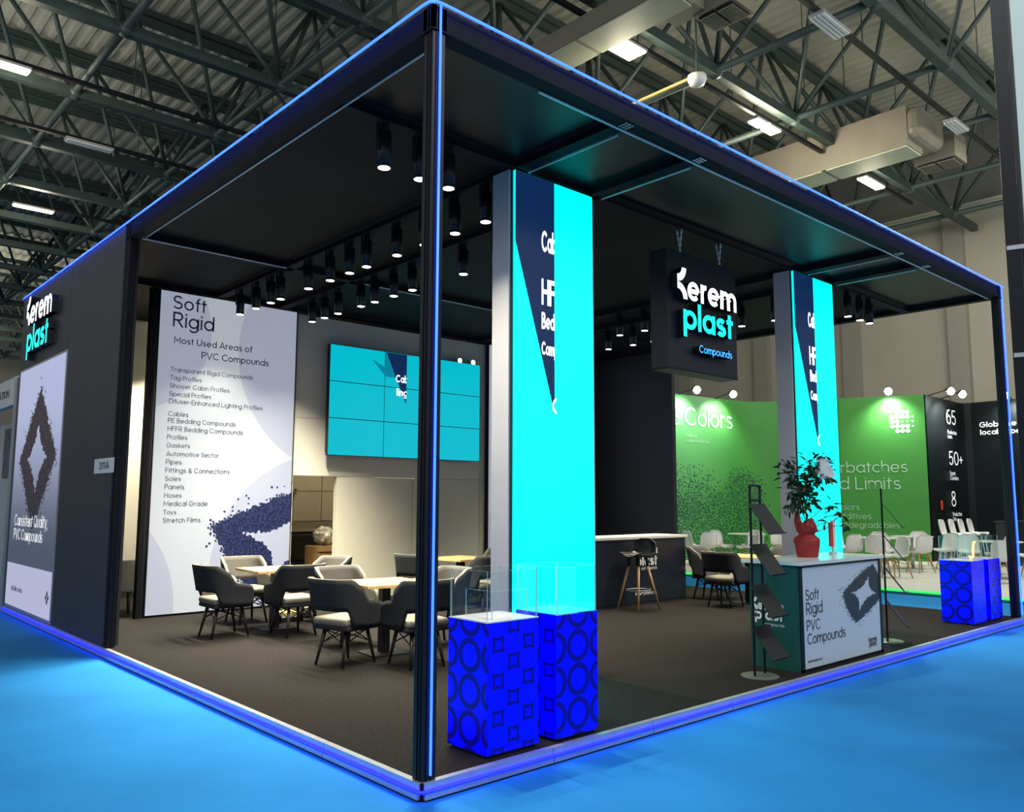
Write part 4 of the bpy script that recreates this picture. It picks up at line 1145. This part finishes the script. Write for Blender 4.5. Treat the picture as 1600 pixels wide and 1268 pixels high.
MB().box(5.60, 5.65, 0.435, 0.465, CT + 0.06, CT + 0.35).build('white_panel', white_mat, t)

def brochure_stand(cx, cy, ang, label):
    t = thing('brochure_stand', label, 'brochure stand', (cx, cy, Z0))
    Wd = Vector((math.cos(ang), math.sin(ang), 0)); Fr = Vector((math.sin(ang), -math.cos(ang), 0))
    B = Vector((cx, cy, Z0))
    MB().lathe([(0.165, 0), (0.165, 0.008), (0.15, 0.014)], B, 28).build('base_plate', disc_mat, t)
    for s in (-1, 1):
        MB().rod(B + Wd * (0.09 * s) + Vector((0, 0, 0.012)), B + Wd * (0.09 * s) + Vector((0, 0, 1.66)), 0.011, n=8).build('upright', black_alu, t)
    hd = MB()
    for z in (1.53, 1.66):
        hd.rod(B - Wd * 0.09 + Vector((0, 0, z)), B + Wd * 0.09 + Vector((0, 0, z)), 0.011, n=8)
    hd.build('header_frame', black_alu, t)
    MB().prism([(-0.08, 1.54), (0.08, 1.54), (0.08, 1.65), (-0.08, 1.65)], B + Fr * 0.003, Wd, (0, 0, 1), 0.005).build('header_pane', glass, t)
    for z in (1.50, 1.145, 0.79, 0.435):
        a = B + Vector((0, 0, z)) + Fr * 0.015; D = Fr * 0.19 + Vector((0, 0, -0.26)); n_ = D.cross(Wd).normalized()
        tr = MB().prism([(-0.145, 0), (-0.145, -1), (0.145, -1), (0.145, 0)][::-1], a, Wd, -D, 0.006)
        tr.v = list(tr.v)
        tr.build('tray', tray_mat, t)
        e = a + D
        L = (Fr * 0.02 + Vector((0, 0, 0.014)))
        MB().add([e - Wd * 0.145, e + Wd * 0.145, e + Wd * 0.145 + L, e - Wd * 0.145 + L, e - Wd * 0.145 - Vector((0, 0, .004)), e + Wd * 0.145 - Vector((0, 0, .004)), e + Wd * 0.145 + L - Vector((0, 0, .004)), e - Wd * 0.145 + L - Vector((0, 0, .004))],
                 [(0, 1, 2, 3), (7, 6, 5, 4), (0, 4, 5, 1), (1, 5, 6, 2), (2, 6, 7, 3), (3, 7, 4, 0)]).build('tray_lip', black_alu, t)
brochure_stand(3.84, 0.27, R(3), 'black brochure stand with four sloping trays in front of the counter end')
brochure_stand(6.53, 0.33, R(24), 'black brochure stand seen edge-on beyond the poster counter')

# ------------------------------------------------------------------ blue plinths with glass cases
def plinth_mat(name, c0):
    m, nt, b = new_mat(name)
    tc = nt.nodes.new('ShaderNodeTexCoord'); sp_ = nt.nodes.new('ShaderNodeSeparateXYZ'); nt.links.new(tc.outputs['Object'], sp_.inputs[0])
    x, y, z = (E(nt, sp_.outputs[i]) for i in range(3))
    ge = nt.nodes.new('ShaderNodeNewGeometry'); sn = nt.nodes.new('ShaderNodeSeparateXYZ'); nt.links.new(ge.outputs['Normal'], sn.inputs[0])
    side = E(nt, sn.outputs[0]).abs().gt(0.7)
    P = 0.215
    def rings(a, bb):
        u, v = (a - c0 + P / 2).mod(P) - P / 2, (bb - 0.68 + P / 2).mod(P) - P / 2
        d = ((u ** 2.0 + v ** 2.0) ** 0.5 - 0.088).abs()
        return d * -1.0
    def squares(a, bb):
        def one(ox, oz):
            u, v = ((a + ox).mod(0.25) - 0.125).abs(), ((bb + oz).mod(0.215) - 0.1075).abs()
            return (u.max(v) - u.min(v) * 0.16 - 0.033).abs()
        return one(0.02, 0.0).min(one(0.145, 0.1075)) * -1.0
    rg = rings(y, z).step(-0.026, -0.014)
    rx = rings(x, z).step(-0.026, -0.014)
    sq = squares(x, z).step(-0.0135, -0.0085)
    sqy = squares(y, z).step(-0.0135, -0.0085)
    return m, nt, b, side, rg, rx, sq, sqy
def plinth_material(name, ring_on_side, c0):
    m, nt, b, side, rg, rx, sq, sqy = plinth_mat(name, c0)
    a, c = (rg, sq) if ring_on_side else (sqy, rx)
    f = a * side + c * (side * -1.0 + 1.0)
    col = mixc(nt, f, (0.0, 0.0, 1.0), (0.001, 0.0, 0.16))
    nt.links.new(col, b.inputs['Base Color']); nt.links.new(col, b.inputs['Emission Color'])
    b.inputs['Emission Strength'].default_value = 0.95
    b.inputs['Roughness'].default_value = 0.3; b.inputs['Specular IOR Level'].default_value = 0.25
    return m
pm_side, pm_front = plinth_material('blue_ring_sides', True, 0.23), plinth_material('blue_ring_front', False, 1.28)
plate_w = M('white_plate', (0.75, 0.77, 0.85), 0.12, noise=0.02)
plate_d = M('mirror_plate', (0.75, 0.85, 0.85), 0.05, 0.95, noise=0.02)
def pane(mbf, t, name='pane'):
    o = mbf.build(name, [glass, glass_edge], t)
    return o
def thin_pane(t, O, X, Wd, Ht, th=0.005):
    X = Vector(X); mb = MB()
    mb.prism([(0, 0), (Wd, 0), (Wd, Ht), (0, Ht)], O, X, (0, 0, 1), th, 0, 1)
    mb.m[-5] = 0 if len(mb.m) >= 6 else mb.m[-5]
    return pane(mb, t)
def plinth(x0, y0, x1, y1, mat, plate, label, hc=0.30):
    t = thing('display_plinth', label, 'plinth', ((x0 + x1) / 2, (y0 + y1) / 2, Z0))
    zt_ = 0.885
    MB().box(x0 + 0.02, x1 - 0.02, y0 + 0.02, y1 - 0.02, Z0, 0.12).build('plinth_foot', black, t)
    MB().box(x0, x1, y0, y1, 0.12, zt_).build('lit_body', mat, t)
    MB().box(x0, x1, y0, y1, zt_, zt_ + 0.006).build('top_plate', plate, t)
    c = thing('glass_case', label.replace('plinth', 'plinth case'), 'glass case', ((x0 + x1) / 2, (y0 + y1) / 2, zt_ + 0.006))
    c['label'] = 'clear glass case on the ' + label
    z = zt_ + 0.006; e = 0.008; a0, b0, a1, b1 = x0 + e, y0 + e, x1 - e, y1 - e
    thin_pane(c, (a0, b0, z), (1, 0, 0), a1 - a0, hc)
    thin_pane(c, (a0, b1, z), (1, 0, 0), a1 - a0, hc)
    thin_pane(c, (a0, b1 - 0.006, z), (0, -1, 0), b1 - b0 - 0.012, hc)
    thin_pane(c, (a1 - 0.005, b1 - 0.006, z), (0, -1, 0), b1 - b0 - 0.012, hc)
    return t, (a0, b0, a1, b1, z)
t, q = plinth(0.515, 0.065, 0.945, 0.44, pm_side, plate_w, 'glowing blue plinth nearest the corner post')
c = thing('glass_riser', 'small clear glass riser inside the case on the plinth nearest the corner post', 'riser', (0.72, 0.25, q[4]))
thin_pane(c, (0.62, 0.14, q[4]), (1, 0, 0), 0.29, 0.17); thin_pane(c, (0.62, 0.40, q[4]), (0, -1, 0), 0.25, 0.17)
t, q = plinth(1.075, 0.04, 1.47, 0.42, pm_front, plate_d, 'glowing blue plinth beside the cyan column foot')
t, q = plinth(8.50, 0.12, 8.93, 0.50, pm_side, plate_w, 'glowing blue plinth with a bent glowing tube in its case')
warm_tube = M('warm_flex_tube', (0.8, 0.5, 0.1), 0.3, emit=1.0, ecol=(3.2, 1.7, 0.45))
tag(MB().tube([(8.72, 0.2, q[4] + 0.01), (8.70, 0.2, q[4] + 0.05), (8.74, 0.2, q[4] + 0.02), (8.82, 0.2, q[4] + 0.04), (8.83, 0.2, q[4] + 0.14), (8.85, 0.2, q[4] + 0.21), (8.90, 0.2, q[4] + 0.22)], 0.012, 8).build('flex_tube', warm_tube, None, True), 'bent warm glowing flex tube inside the glass case near the far post', 'tube light')
t, q = plinth(9.10, 0.12, 9.52, 0.50, pm_front, plate_w, 'glowing blue plinth closest to the far post')

# ------------------------------------------------------------------ the stand next door
np_ = thing('neighbour_platform', 'pale vinyl platform of the green stand across the aisle with green neon edge', 'platform', (12.4, 4, 0))
MB().box(12.4, 24.2, -6, 12, 0, 0.09).build('deck', pale_floor, np_)
MB().box(12.36, 12.4, -6, 12, 0.01, 0.06).build('kerb_trim', M('blue_kerb', (0.03, 0.16, 0.35), 0.5, noise=0.05), np_)
MB().tube([(12.345, -6, 0.066), (12.345, 12, 0.066)], 0.02).build('neon_strip', M('green_neon', (0.05, 0.8, 0.1), 0.3, emit=1.0, ecol=(0.05, 1.6, 0.12)), np_, True)
GP = [Vector((12.0, 9.70)), Vector((14.9, 9.42)), Vector((17.35, 9.18))]
ctrl = [Vector((17.35, 9.18)), Vector((18.75, 9.04)), Vector((19.08, 6.94))]
for i in range(1, 17):
    k = i / 16; GP.append(ctrl[0] * (1 - k) ** 2 + ctrl[1] * 2 * k * (1 - k) + ctrl[2] * k * k)
GP.append(Vector((19.82, 4.98)))
m, nt, b = new_mat('green_graphic_wall')
u, v = uv_of(nt, 'uv')
def gd(pu, pv):
    r = None
    for (cu, cv, su, sv, amp) in ((0.2, 1.1, 1.6, 0.75, 1.2), (-1.5, 1.5, 1.5, 0.9, 1.0), (1.7, 1.2, 0.9, 0.75, 1.1), (2.7, 1.75, 0.75, 0.7, 1.2), (2.0, 0.8, 1.4, 0.8, 1.2), (0.6, 1.2, 1.9, 1.2, 0.8)):
        g = ((((pu - cu) / su) ** 2.0 + ((pv - cv) / sv) ** 2.0) * -1.0)
        g = g.step(-1.7, 0.0) * amp
        r = g if r is None else r.max(g)
    return r.min(0.92)
gb = mixc(nt, u.step(-0.6, 3.4), (0.10, 0.34, 0.12), (0.045, 0.235, 0.035))
c = pellets(nt, u, v, 21, gd, gb, (0.004, 0.035, 0.018), (0.012, 0.085, 0.035))
nt.links.new(c, b.inputs['Base Color']); b.inputs['Roughness'].default_value = 0.45
def ribbon(name, pts, z0, z1, mat, s0=0.0, thick=0.12):
    me = bpy.data.meshes.new(name); vs, fs, uvs = [], [], []
    n = len(pts); s = [s0]
    for i in range(1, n): s.append(s[-1] + (pts[i] - pts[i - 1]).length)
    nm = []
    for i in range(n):
        d = (pts[min(i + 1, n - 1)] - pts[max(i - 1, 0)]).normalized(); nm.append(Vector((-d.y, d.x)))
    for side in (0, 1):
        for i, p in enumerate(pts):
            q = p + nm[i] * (thick * side)
            vs += [(q.x, q.y, z0), (q.x, q.y, z1)]; uvs += [(s[i], z0), (s[i], z1)]
    for i in range(n - 1):
        a = 2 * i; fs.append((a, a + 2, a + 3, a + 1)); a += 2 * n; fs.append((a, a + 1, a + 3, a + 2))
        fs.append((2 * i + 1, 2 * i + 3, 2 * n + 2 * i + 3, 2 * n + 2 * i + 1))
    for i in (0, n - 1): a = 2 * i; fs.append((a, a + 1, 2 * n + a + 1, 2 * n + a))
    me.from_pydata(vs, [], fs); ul = me.uv_layers.new(name='UVMap')
    for lp in me.loops: ul.data[lp.index].uv = uvs[lp.vertex_index]
    me.materials.append(mat); return me
gw = thing('curved_green_wall', 'tall curved green wall with white slogans behind the white shell chairs', 'display wall', (17, 8.5, 0.09))
GT = 4.44
link('panel', ribbon('panel', GP, 0.09, GT, m, s0=-(GP[1] - GP[0]).length), gw)
def vframe(P, d):
    d = Vector((d[0], d[1], 0)).normalized(); n = Vector((d.y, -d.x, 0))
    return Vector((P[0], P[1], 0)) + n * 0.012, (d, Vector((0, 0, 1)))
OA, FA = vframe((14.9, 9.42), (1.76, -0.17)); OB, FB = vframe((19.08, 6.94), (0.74, -1.96))
pale_green = M('pale_green_letters', (0.36, 0.58, 0.42), 0.5, noise=0.02)
T = Text(); T.line('al', OA, FA, 0.0, 3.62, width=0.33, bold=0.0).line('Colors', OA, FA, 0.47, 3.62, width=1.95, bold=0.005)
T.line('MORE AT', OA, FA, 0.53, 3.32, width=0.40).line('GLOBALCOLORS.COM', OA, FA, 0.53, 3.18, width=0.88)
T.line('rbatches', OB, FB, -0.02, 2.40, width=1.65, bold=0.0).line('d Limits', OB, FB, -0.06, 1.95, width=1.51)
T.line('olors', OB, FB, -0.05, 1.40, width=0.47).line('dditives', OB, FB, -0.07, 1.16, width=0.77).line('odegradables', OB, FB, 0.0, 0.93, width=1.38)
T.build('lettering', pale_green, gw)
mb = MB()
for i in range(5):
    for j in range(5):
        x, y = 1.56 + (i - 2) * 0.125, 3.74 + (j - 2) * 0.125
        if i == 4 and j in (0, 4): continue
        if (i in (0,)) and j in (0, 4): continue
        rr = 0.059 if not ((i >= 3 and j in (1, 2, 3)) or (i == 2 and j == 2)) else 0.028
        if i == 3 and j != 2: rr = 0.058
        if i == 4: rr = 0.028
        n = 12
        mb.prism([(x + rr * math.cos(2 * math.pi * k / n), y + rr * math.sin(2 * math.pi * k / n)) for k in range(n)], OB, *FB, 0.01)
mb.build('dot_emblem', pale_green, gw)
DP = [Vector((19.93, 4.98)), Vector((21.3, 5.02)), Vector((22.55, 5.06)), Vector((22.72, 5.02)), Vector((22.75, 4.85)), Vector((22.3, 0.3))]
night = M('midnight_panel', (0.003, 0.006, 0.008), 0.5, spec=0.25, noise=0.05, nscale=2)
dw = thing('curved_dark_wall', 'tall near-black wall with white production figures beside the green wall', 'display wall', (22, 4.5, 0.09))
link('panel', ribbon('panel', DP, 0.09, GT, night), dw)
OC, FC = vframe((19.9, 5.0), (1, 0.02)); OD, FD = vframe((22.75, 5.05), (-0.1, -1)); OC = OC + Vector((0, -0.05, 0)); OD = OD + Vector((-0.05, 0, 0))
T = Text()
T.line('65', OC, FC, 1.36, 3.75, width=0.70, h=0.41, bold=0.0).line('Production', OC, FC, 1.38, 3.48, width=0.68, h=0.11).line('Lines', OC, FC, 1.38, 3.36, width=0.32, h=0.11)
T.line('50+', OC, FC, 1.38, 2.63, width=1.04, h=0.38).line('Export', OC, FC, 1.40, 2.35, width=0.40, h=0.11).line('Countries', OC, FC, 1.40, 2.22, width=0.62, h=0.11)
T.line('8', OC, FC, 1.40, 1.50, width=0.33, h=0.42).line('Production', OC, FC, 1.44, 1.24, width=0.68, h=0.11).line('Sites', OC, FC, 1.45, 1.11, width=0.30, h=0.11)
T.line('Global reach', OD, FD, 0.45, 3.71, width=1.36, h=0.15, bold=0.02).line('local expertise', OD, FD, 0.46, 3.50, width=1.50, h=0.15, bold=0.02)
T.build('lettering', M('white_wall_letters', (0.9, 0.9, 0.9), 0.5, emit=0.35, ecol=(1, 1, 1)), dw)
dw_n = MB(); dw_n.prism([(0.62, 1.42), (0.76, 1.42), (0.76, 1.66), (0.62, 1.66)], OC, *FC, 0.01)
tag(dw_n.build('safety_sign', M('red_sign', (0.6, 0.05, 0.03), 0.5, noise=0.05)), 'small red sign on the near-black wall beside the big figures', 'sign')
# floodlights on top of those walls
flood = M('flood_lens', (1, 1, 1), 0.3, emit=1.0, ecol=(24, 25, 22))
FL = [((15.17, 9.41), (0.0, 1), 'first arm floodlight on the green wall edge, above the first slogan word'), ((16.62, 9.26), (0.0, 1), 'arm floodlight on the green wall edge near the silver column'), ((19.57, 5.74), (1, 0.35), 'arm floodlight above the dotted emblem on the green wall'),
      ((20.15, 5.0), (0, 1), 'arm floodlight on the near-black wall above the first figure'), ((21.05, 5.03), (0, 1), 'arm floodlight at the bend of the near-black wall'), ((22.7, 3.75), (1, 0), 'arm floodlight on the near-black wall behind the far post')]
for (x, y), d, lab in FL:
    d = Vector((d[0], d[1], 0)).normalized(); P = Vector((x, y, GT)); Hd = P - d * 0.55 + Vector((0, 0, 0.12))
    t = thing('floodlight', lab, 'floodlight', (x, y, GT), 'floodlights on the stand walls next door')
    MB().rod(P + d * 0.05 + Vector((0, 0, -0.02)), Hd, 0.014).build('arm', black, t)
    MB().rod(Hd - d * 0.03 + Vector((0, 0, 0.03)), Hd + d * 0.05 - Vector((0, 0, 0.05)), 0.06, 0.08, n=12).build('head', black, t)
    MB().lathe([(0.005, -0.10), (0.065, -0.08), (0.10, 0.0), (0.065, 0.08), (0.005, 0.10)], Hd - d * 0.03 - Vector((0, 0, 0.06)), 12).build('lens', flood, t, True)
    l = bpy.data.lights.new('flood_beam', 'SPOT'); l.energy = 190; l.color = (0.98, 1.0, 0.92); l.spot_size = R(120); l.spot_blend = 0.8; l.shadow_soft_size = 0.08
    lo = link('flood_beam', l, t); lo.location = Hd - Vector((0, 0, 0.2))
    lo.rotation_euler = (d * 0.75 - Vector((0, 0, 1))).to_track_quat('-Z', 'Y').to_euler()

# white shell chairs next door
def shell_chair():
    ch = thing('shell_chair', '', 'chair', (0, 0, 0))
    mb = MB(); nu, nv = 16, 8
    prof = [(0.23, 0.42), (0.21, 0.445), (0.10, 0.435), (-0.03, 0.42), (-0.13, 0.43), (-0.18, 0.49), (-0.205, 0.60), (-0.225, 0.72), (-0.24, 0.82)]
    for off in (0, -0.02):
        for i in range(nu + 1):
            k = i / nu * (len(prof) - 1); a = min(int(k), len(prof) - 2); f = k - a
            x = prof[a][0] + (prof[a + 1][0] - prof[a][0]) * f; z = prof[a][1] + (prof[a + 1][1] - prof[a][1]) * f
            tt = i / nu
            wd = 0.235 - 0.03 * tt; wd *= (1 - 0.45 * max(0, (tt - 0.86) / 0.14) ** 2) * (1 - 0.15 * max(0, (0.1 - tt) / 0.1) ** 2)
            g = max(0, min(1, (tt - 0.45) / 0.2))
            for j in range(nv + 1):
                s = -1 + 2 * j / nv; c = 0.06 * s * s
                mb.v.append((x + c * g + (-off) * g * -1, s * wd, z + c * (1 - g) * (0.4 + tt) + off * (1 - g)))
    W = nv + 1; n1 = (nu + 1) * W
    for i in range(nu):
        for j in range(nv):
            a = i * W + j
            mb.f.append([a, a + W, a + W + 1, a + 1]); mb.m.append(0)
            mb.f.append([n1 + a, n1 + a + 1, n1 + a + W + 1, n1 + a + W]); mb.m.append(0)
    ring = list(range(W)) + [i * W + nv for i in range(1, nu + 1)] + [nu * W + j for j in range(nv - 1, -1, -1)] + [i * W for i in range(nu - 1, 0, -1)]
    for q in range(len(ring)):
        a, b_ = ring[q], ring[(q + 1) % len(ring)]
        mb.f.append([a, n1 + a, n1 + b_, b_]); mb.m.append(0)
    mb.build('seat_shell', white_mat, ch, True)
    for sx in (-1, 1):
        for sy in (-1, 1):
            MB().rod((sx * 0.21 - 0.01, sy * 0.20, 0), (sx * 0.12 - 0.01, sy * 0.11, 0.42), 0.012, 0.018, n=8).build('leg', beech, ch, True)
    MB().rod((-0.17, -0.15, 0.28), (0.15, 0.15, 0.36), 0.006, n=5).rod((-0.17, 0.15, 0.28), (0.15, -0.15, 0.36), 0.006, n=5).build('brace', black_alu, ch)
    return ch
sc_ = shell_chair(); usc = []
NZ = 0.09
SC = [
    (14.45, 8.55, -20, 'white shell chair just beyond the navy bar end, farthest from the poster counter'), (14.15, 7.95, 60, 'white shell chair with its back turned, second beyond the navy bar end'),
    (15.0, 8.1, -100, 'white shell chair facing out under the granule cloud, third beyond the navy bar'), (15.05, 7.35, 150, 'white shell chair seen side-on just before the brochure stand'),
    (15.9, 7.75, 190, 'white shell chair facing out directly behind the brochure stand trays'), (16.3, 7.2, -110, 'white shell chair facing out between brochure stand and far cyan column'),
    (15.6, 6.5, 120, 'white shell chair partly hidden by the silver side of the far cyan column'), (16.9, 6.0, -120, 'white shell chair beside the red-wrapped pot, half behind the cyan column'),
    (15.4, 5.0, 60, 'white shell chair low beside the red and white leaflet holder'), (15.3, 4.35, 10, 'white shell chair to the side of the edge-on brochure stand'), (17.3, 5.15, -140, 'white shell chair behind the table under the smaller slogan words'),
    (16.55, 4.75, -130, 'white shell chair behind the table edge near the edge-on brochure stand'), (14.5, 3.62, 150, 'white shell chair nearest the aisle beside the edge-on brochure stand'),
    (16.25, 3.85, 60, 'large-looking white shell chair with its back turned in front of the wall corner'), (18.3, 4.65, -150, 'white shell chair behind, under the corner where green wall meets dark wall'),
    (17.6, 3.75, 170, 'white shell chair side-on beside the glass case of the far plinth'), (17.3, 3.2, -160, 'white shell chair facing out behind the far glass case'),
    (14.95, 1.78, 20, 'white shell chair close to the far post, seen from its back'), (16.9, 1.8, 160, 'white shell chair at the frame edge beyond the far post'), (17.0, 2.5, 90, 'white shell chair behind the glass case closest to the far post'),
]
for x, y, a, lab in SC: put(sc_, usc, (x, y, NZ), R(a), lab, 'white shell chairs next door')
rt_ = thing('round_table', '', 'table', (0, 0, 0))
MB().lathe([(0.45, 0.725), (0.46, 0.73), (0.46, 0.742), (0.45, 0.747)], n=32).build('tabletop', white_mat, rt_)
MB().rod((0, 0, 0.02), (0, 0, 0.725), 0.035).build('pedestal', trim_alu, rt_, True)
MB().lathe([(0.27, 0), (0.27, 0.012), (0.06, 0.022)], n=24).build('base_plate', trim_alu, rt_)
ur = []
for x, y, lab in ((15.35, 8.05 - 0.45, 'round white table among the chairs under the granule cloud'), (16.2, 6.75, 'round white table behind the far cyan column'), (15.8, 4.85 - 0.3, 'round white table beside the edge-on brochure stand'), (17.1, 4.35, 'round white table before the corner of green and dark walls'), (16.0, 2.2, 'round white table beyond the far post')):
    put(rt_, ur, (x, y, NZ), 0, lab, 'round white tables next door')
# high stools and bar in front of the dark wall
hs = thing('high_stool', '', 'stool', (0, 0, 0))
mb = MB(); src = [c for c in sc_.children if c.name.startswith('seat_shell')][0].data
for vv in src.vertices: mb.v.append((vv.co.x, vv.co.y, vv.co.z + 0.28))
for p in src.polygons: mb.f.append(list(p.vertices)); mb.m.append(0)
mb.build('seat_shell', white_mat, hs, True)
for sx in (-1, 1):
    for sy in (-1, 1): MB().rod((sx * 0.22, sy * 0.2, 0), (sx * 0.12, sy * 0.11, 0.70), 0.011, n=6).build('leg', chain_mat, hs, True)
uh = []
for k in range(4): put(hs, uh, (19.25 + 0.62 * k, 4.30, NZ), R(-85), f'white high stool before the near-black wall, {ORD[k]} counting from the green wall corner', 'white high stools')
t = thing('high_bar', 'dark high bar unit in front of the near-black wall beyond the far post', 'counter', (20.9, 3.3, NZ))
MB().box(20.0, 22.0, 3.0, 3.5, NZ, 1.13).build('body', M('slate_bar', (0.02, 0.026, 0.03), 0.4, noise=0.05, nscale=3), t)
MB().box(19.97, 22.03, 2.96, 3.54, 1.13, 1.16).build('countertop', M('slate_bar_top', (0.04, 0.045, 0.05), 0.3, noise=0.05), t)

# ------------------------------------------------------------------ neighbour at the far end and tower at the frame edge
t = thing('neighbour_booth', 'white shell-scheme booth beyond the charcoal wall with a white fascia board', 'booth', (0, 11, 0))
MB().box(-0.02, 0.12, 10.24, 10.40, 0, 3.42).build('post', trim_alu, t)
MB().box(0.0, 0.1, 10.24, 14.5, 3.04, 3.46).build('fascia', white_mat, t)
MB().box(0.6, 0.7, 10.4, 14.5, 0, 3.0).build('rear_panel', M('pale_print', (0.52, 0.54, 0.55), 0.5, noise=0.05), t)
MB().box(0.58, 0.6, 10.4, 14.0, 2.0, 2.9).build('poster', M('dim_photo_print', (0.10, 0.10, 0.13), 0.5, noise=0.6, nscale=5), t)
T = Text(); T.line('ATION', (-0.002, 0, 0), XP, -11.55, 3.18, width=0.72, h=0.12, bold=0.02); T.build('lettering', ink_black, t)
T = Text(); T.line('k', (0.578, 0, 0), XP, -11.6, 1.42, width=0.36, h=0.5, bold=0.04); T.line('H', (0.578, 0, 0), XP, -11.5, 1.02, size=0.16, bold=0.02)
T.build('lettering', M('blue_print', (0.02, 0.12, 0.30), 0.5, noise=0.03), t)
MB().box(0.57, 0.579, 11.2, 13.0, 1.18, 1.36).build('blue_band', M('blue_band', (0.02, 0.12, 0.30), 0.5, noise=0.03), t)

t = thing('banner_tower', 'tall dark frame tower with a white banner at the edge beside the far post', 'tower', (3.4, -1.9, 0))
A = R(16.9)
d = Vector((math.cos(A), math.sin(A), 0)); n = Vector((math.sin(A), -math.cos(A), 0))
P = Vector((CAM.x, CAM.y, 0)) + d * 6.6
def vbox(c, hx, hy, z0, z1):
    mb = MB(); q = [c - n * hx - d * hy, c + n * hx - d * hy, c + n * hx + d * hy, c - n * hx + d * hy]
    return mb.add([(p.x, p.y, z0) for p in q] + [(p.x, p.y, z1) for p in q], [(3, 2, 1, 0), (4, 5, 6, 7), (0, 1, 5, 4), (1, 2, 6, 5), (2, 3, 7, 6), (3, 0, 4, 7)])
P = P + n * 0.11
vbox(P, 0.045, 0.05, 0, 6.2).build('upright', black_alu, t)
vbox(P + n * 0.06 + d * 0.03, 0.012, 0.03, 0, 6.2).build('side_rail', navy_panel, t)
vbox(P + n * 0.68 + d * 0.0, 0.605, 0.02, 0.3, 6.2).build('banner', M('pale_banner', (0.75, 0.85, 0.78), 0.5, noise=0.03, nscale=2), t)
vbox(P + n * 1.36, 0.065, 0.06, 0, 6.2).build('upright', black_alu, t)
for z in (2.6, 3.35):
    vbox(P + n * 0.02 - d * 0.054, 0.06, 0.004, z, z + 0.03).build('clamp', trim_alu, t)
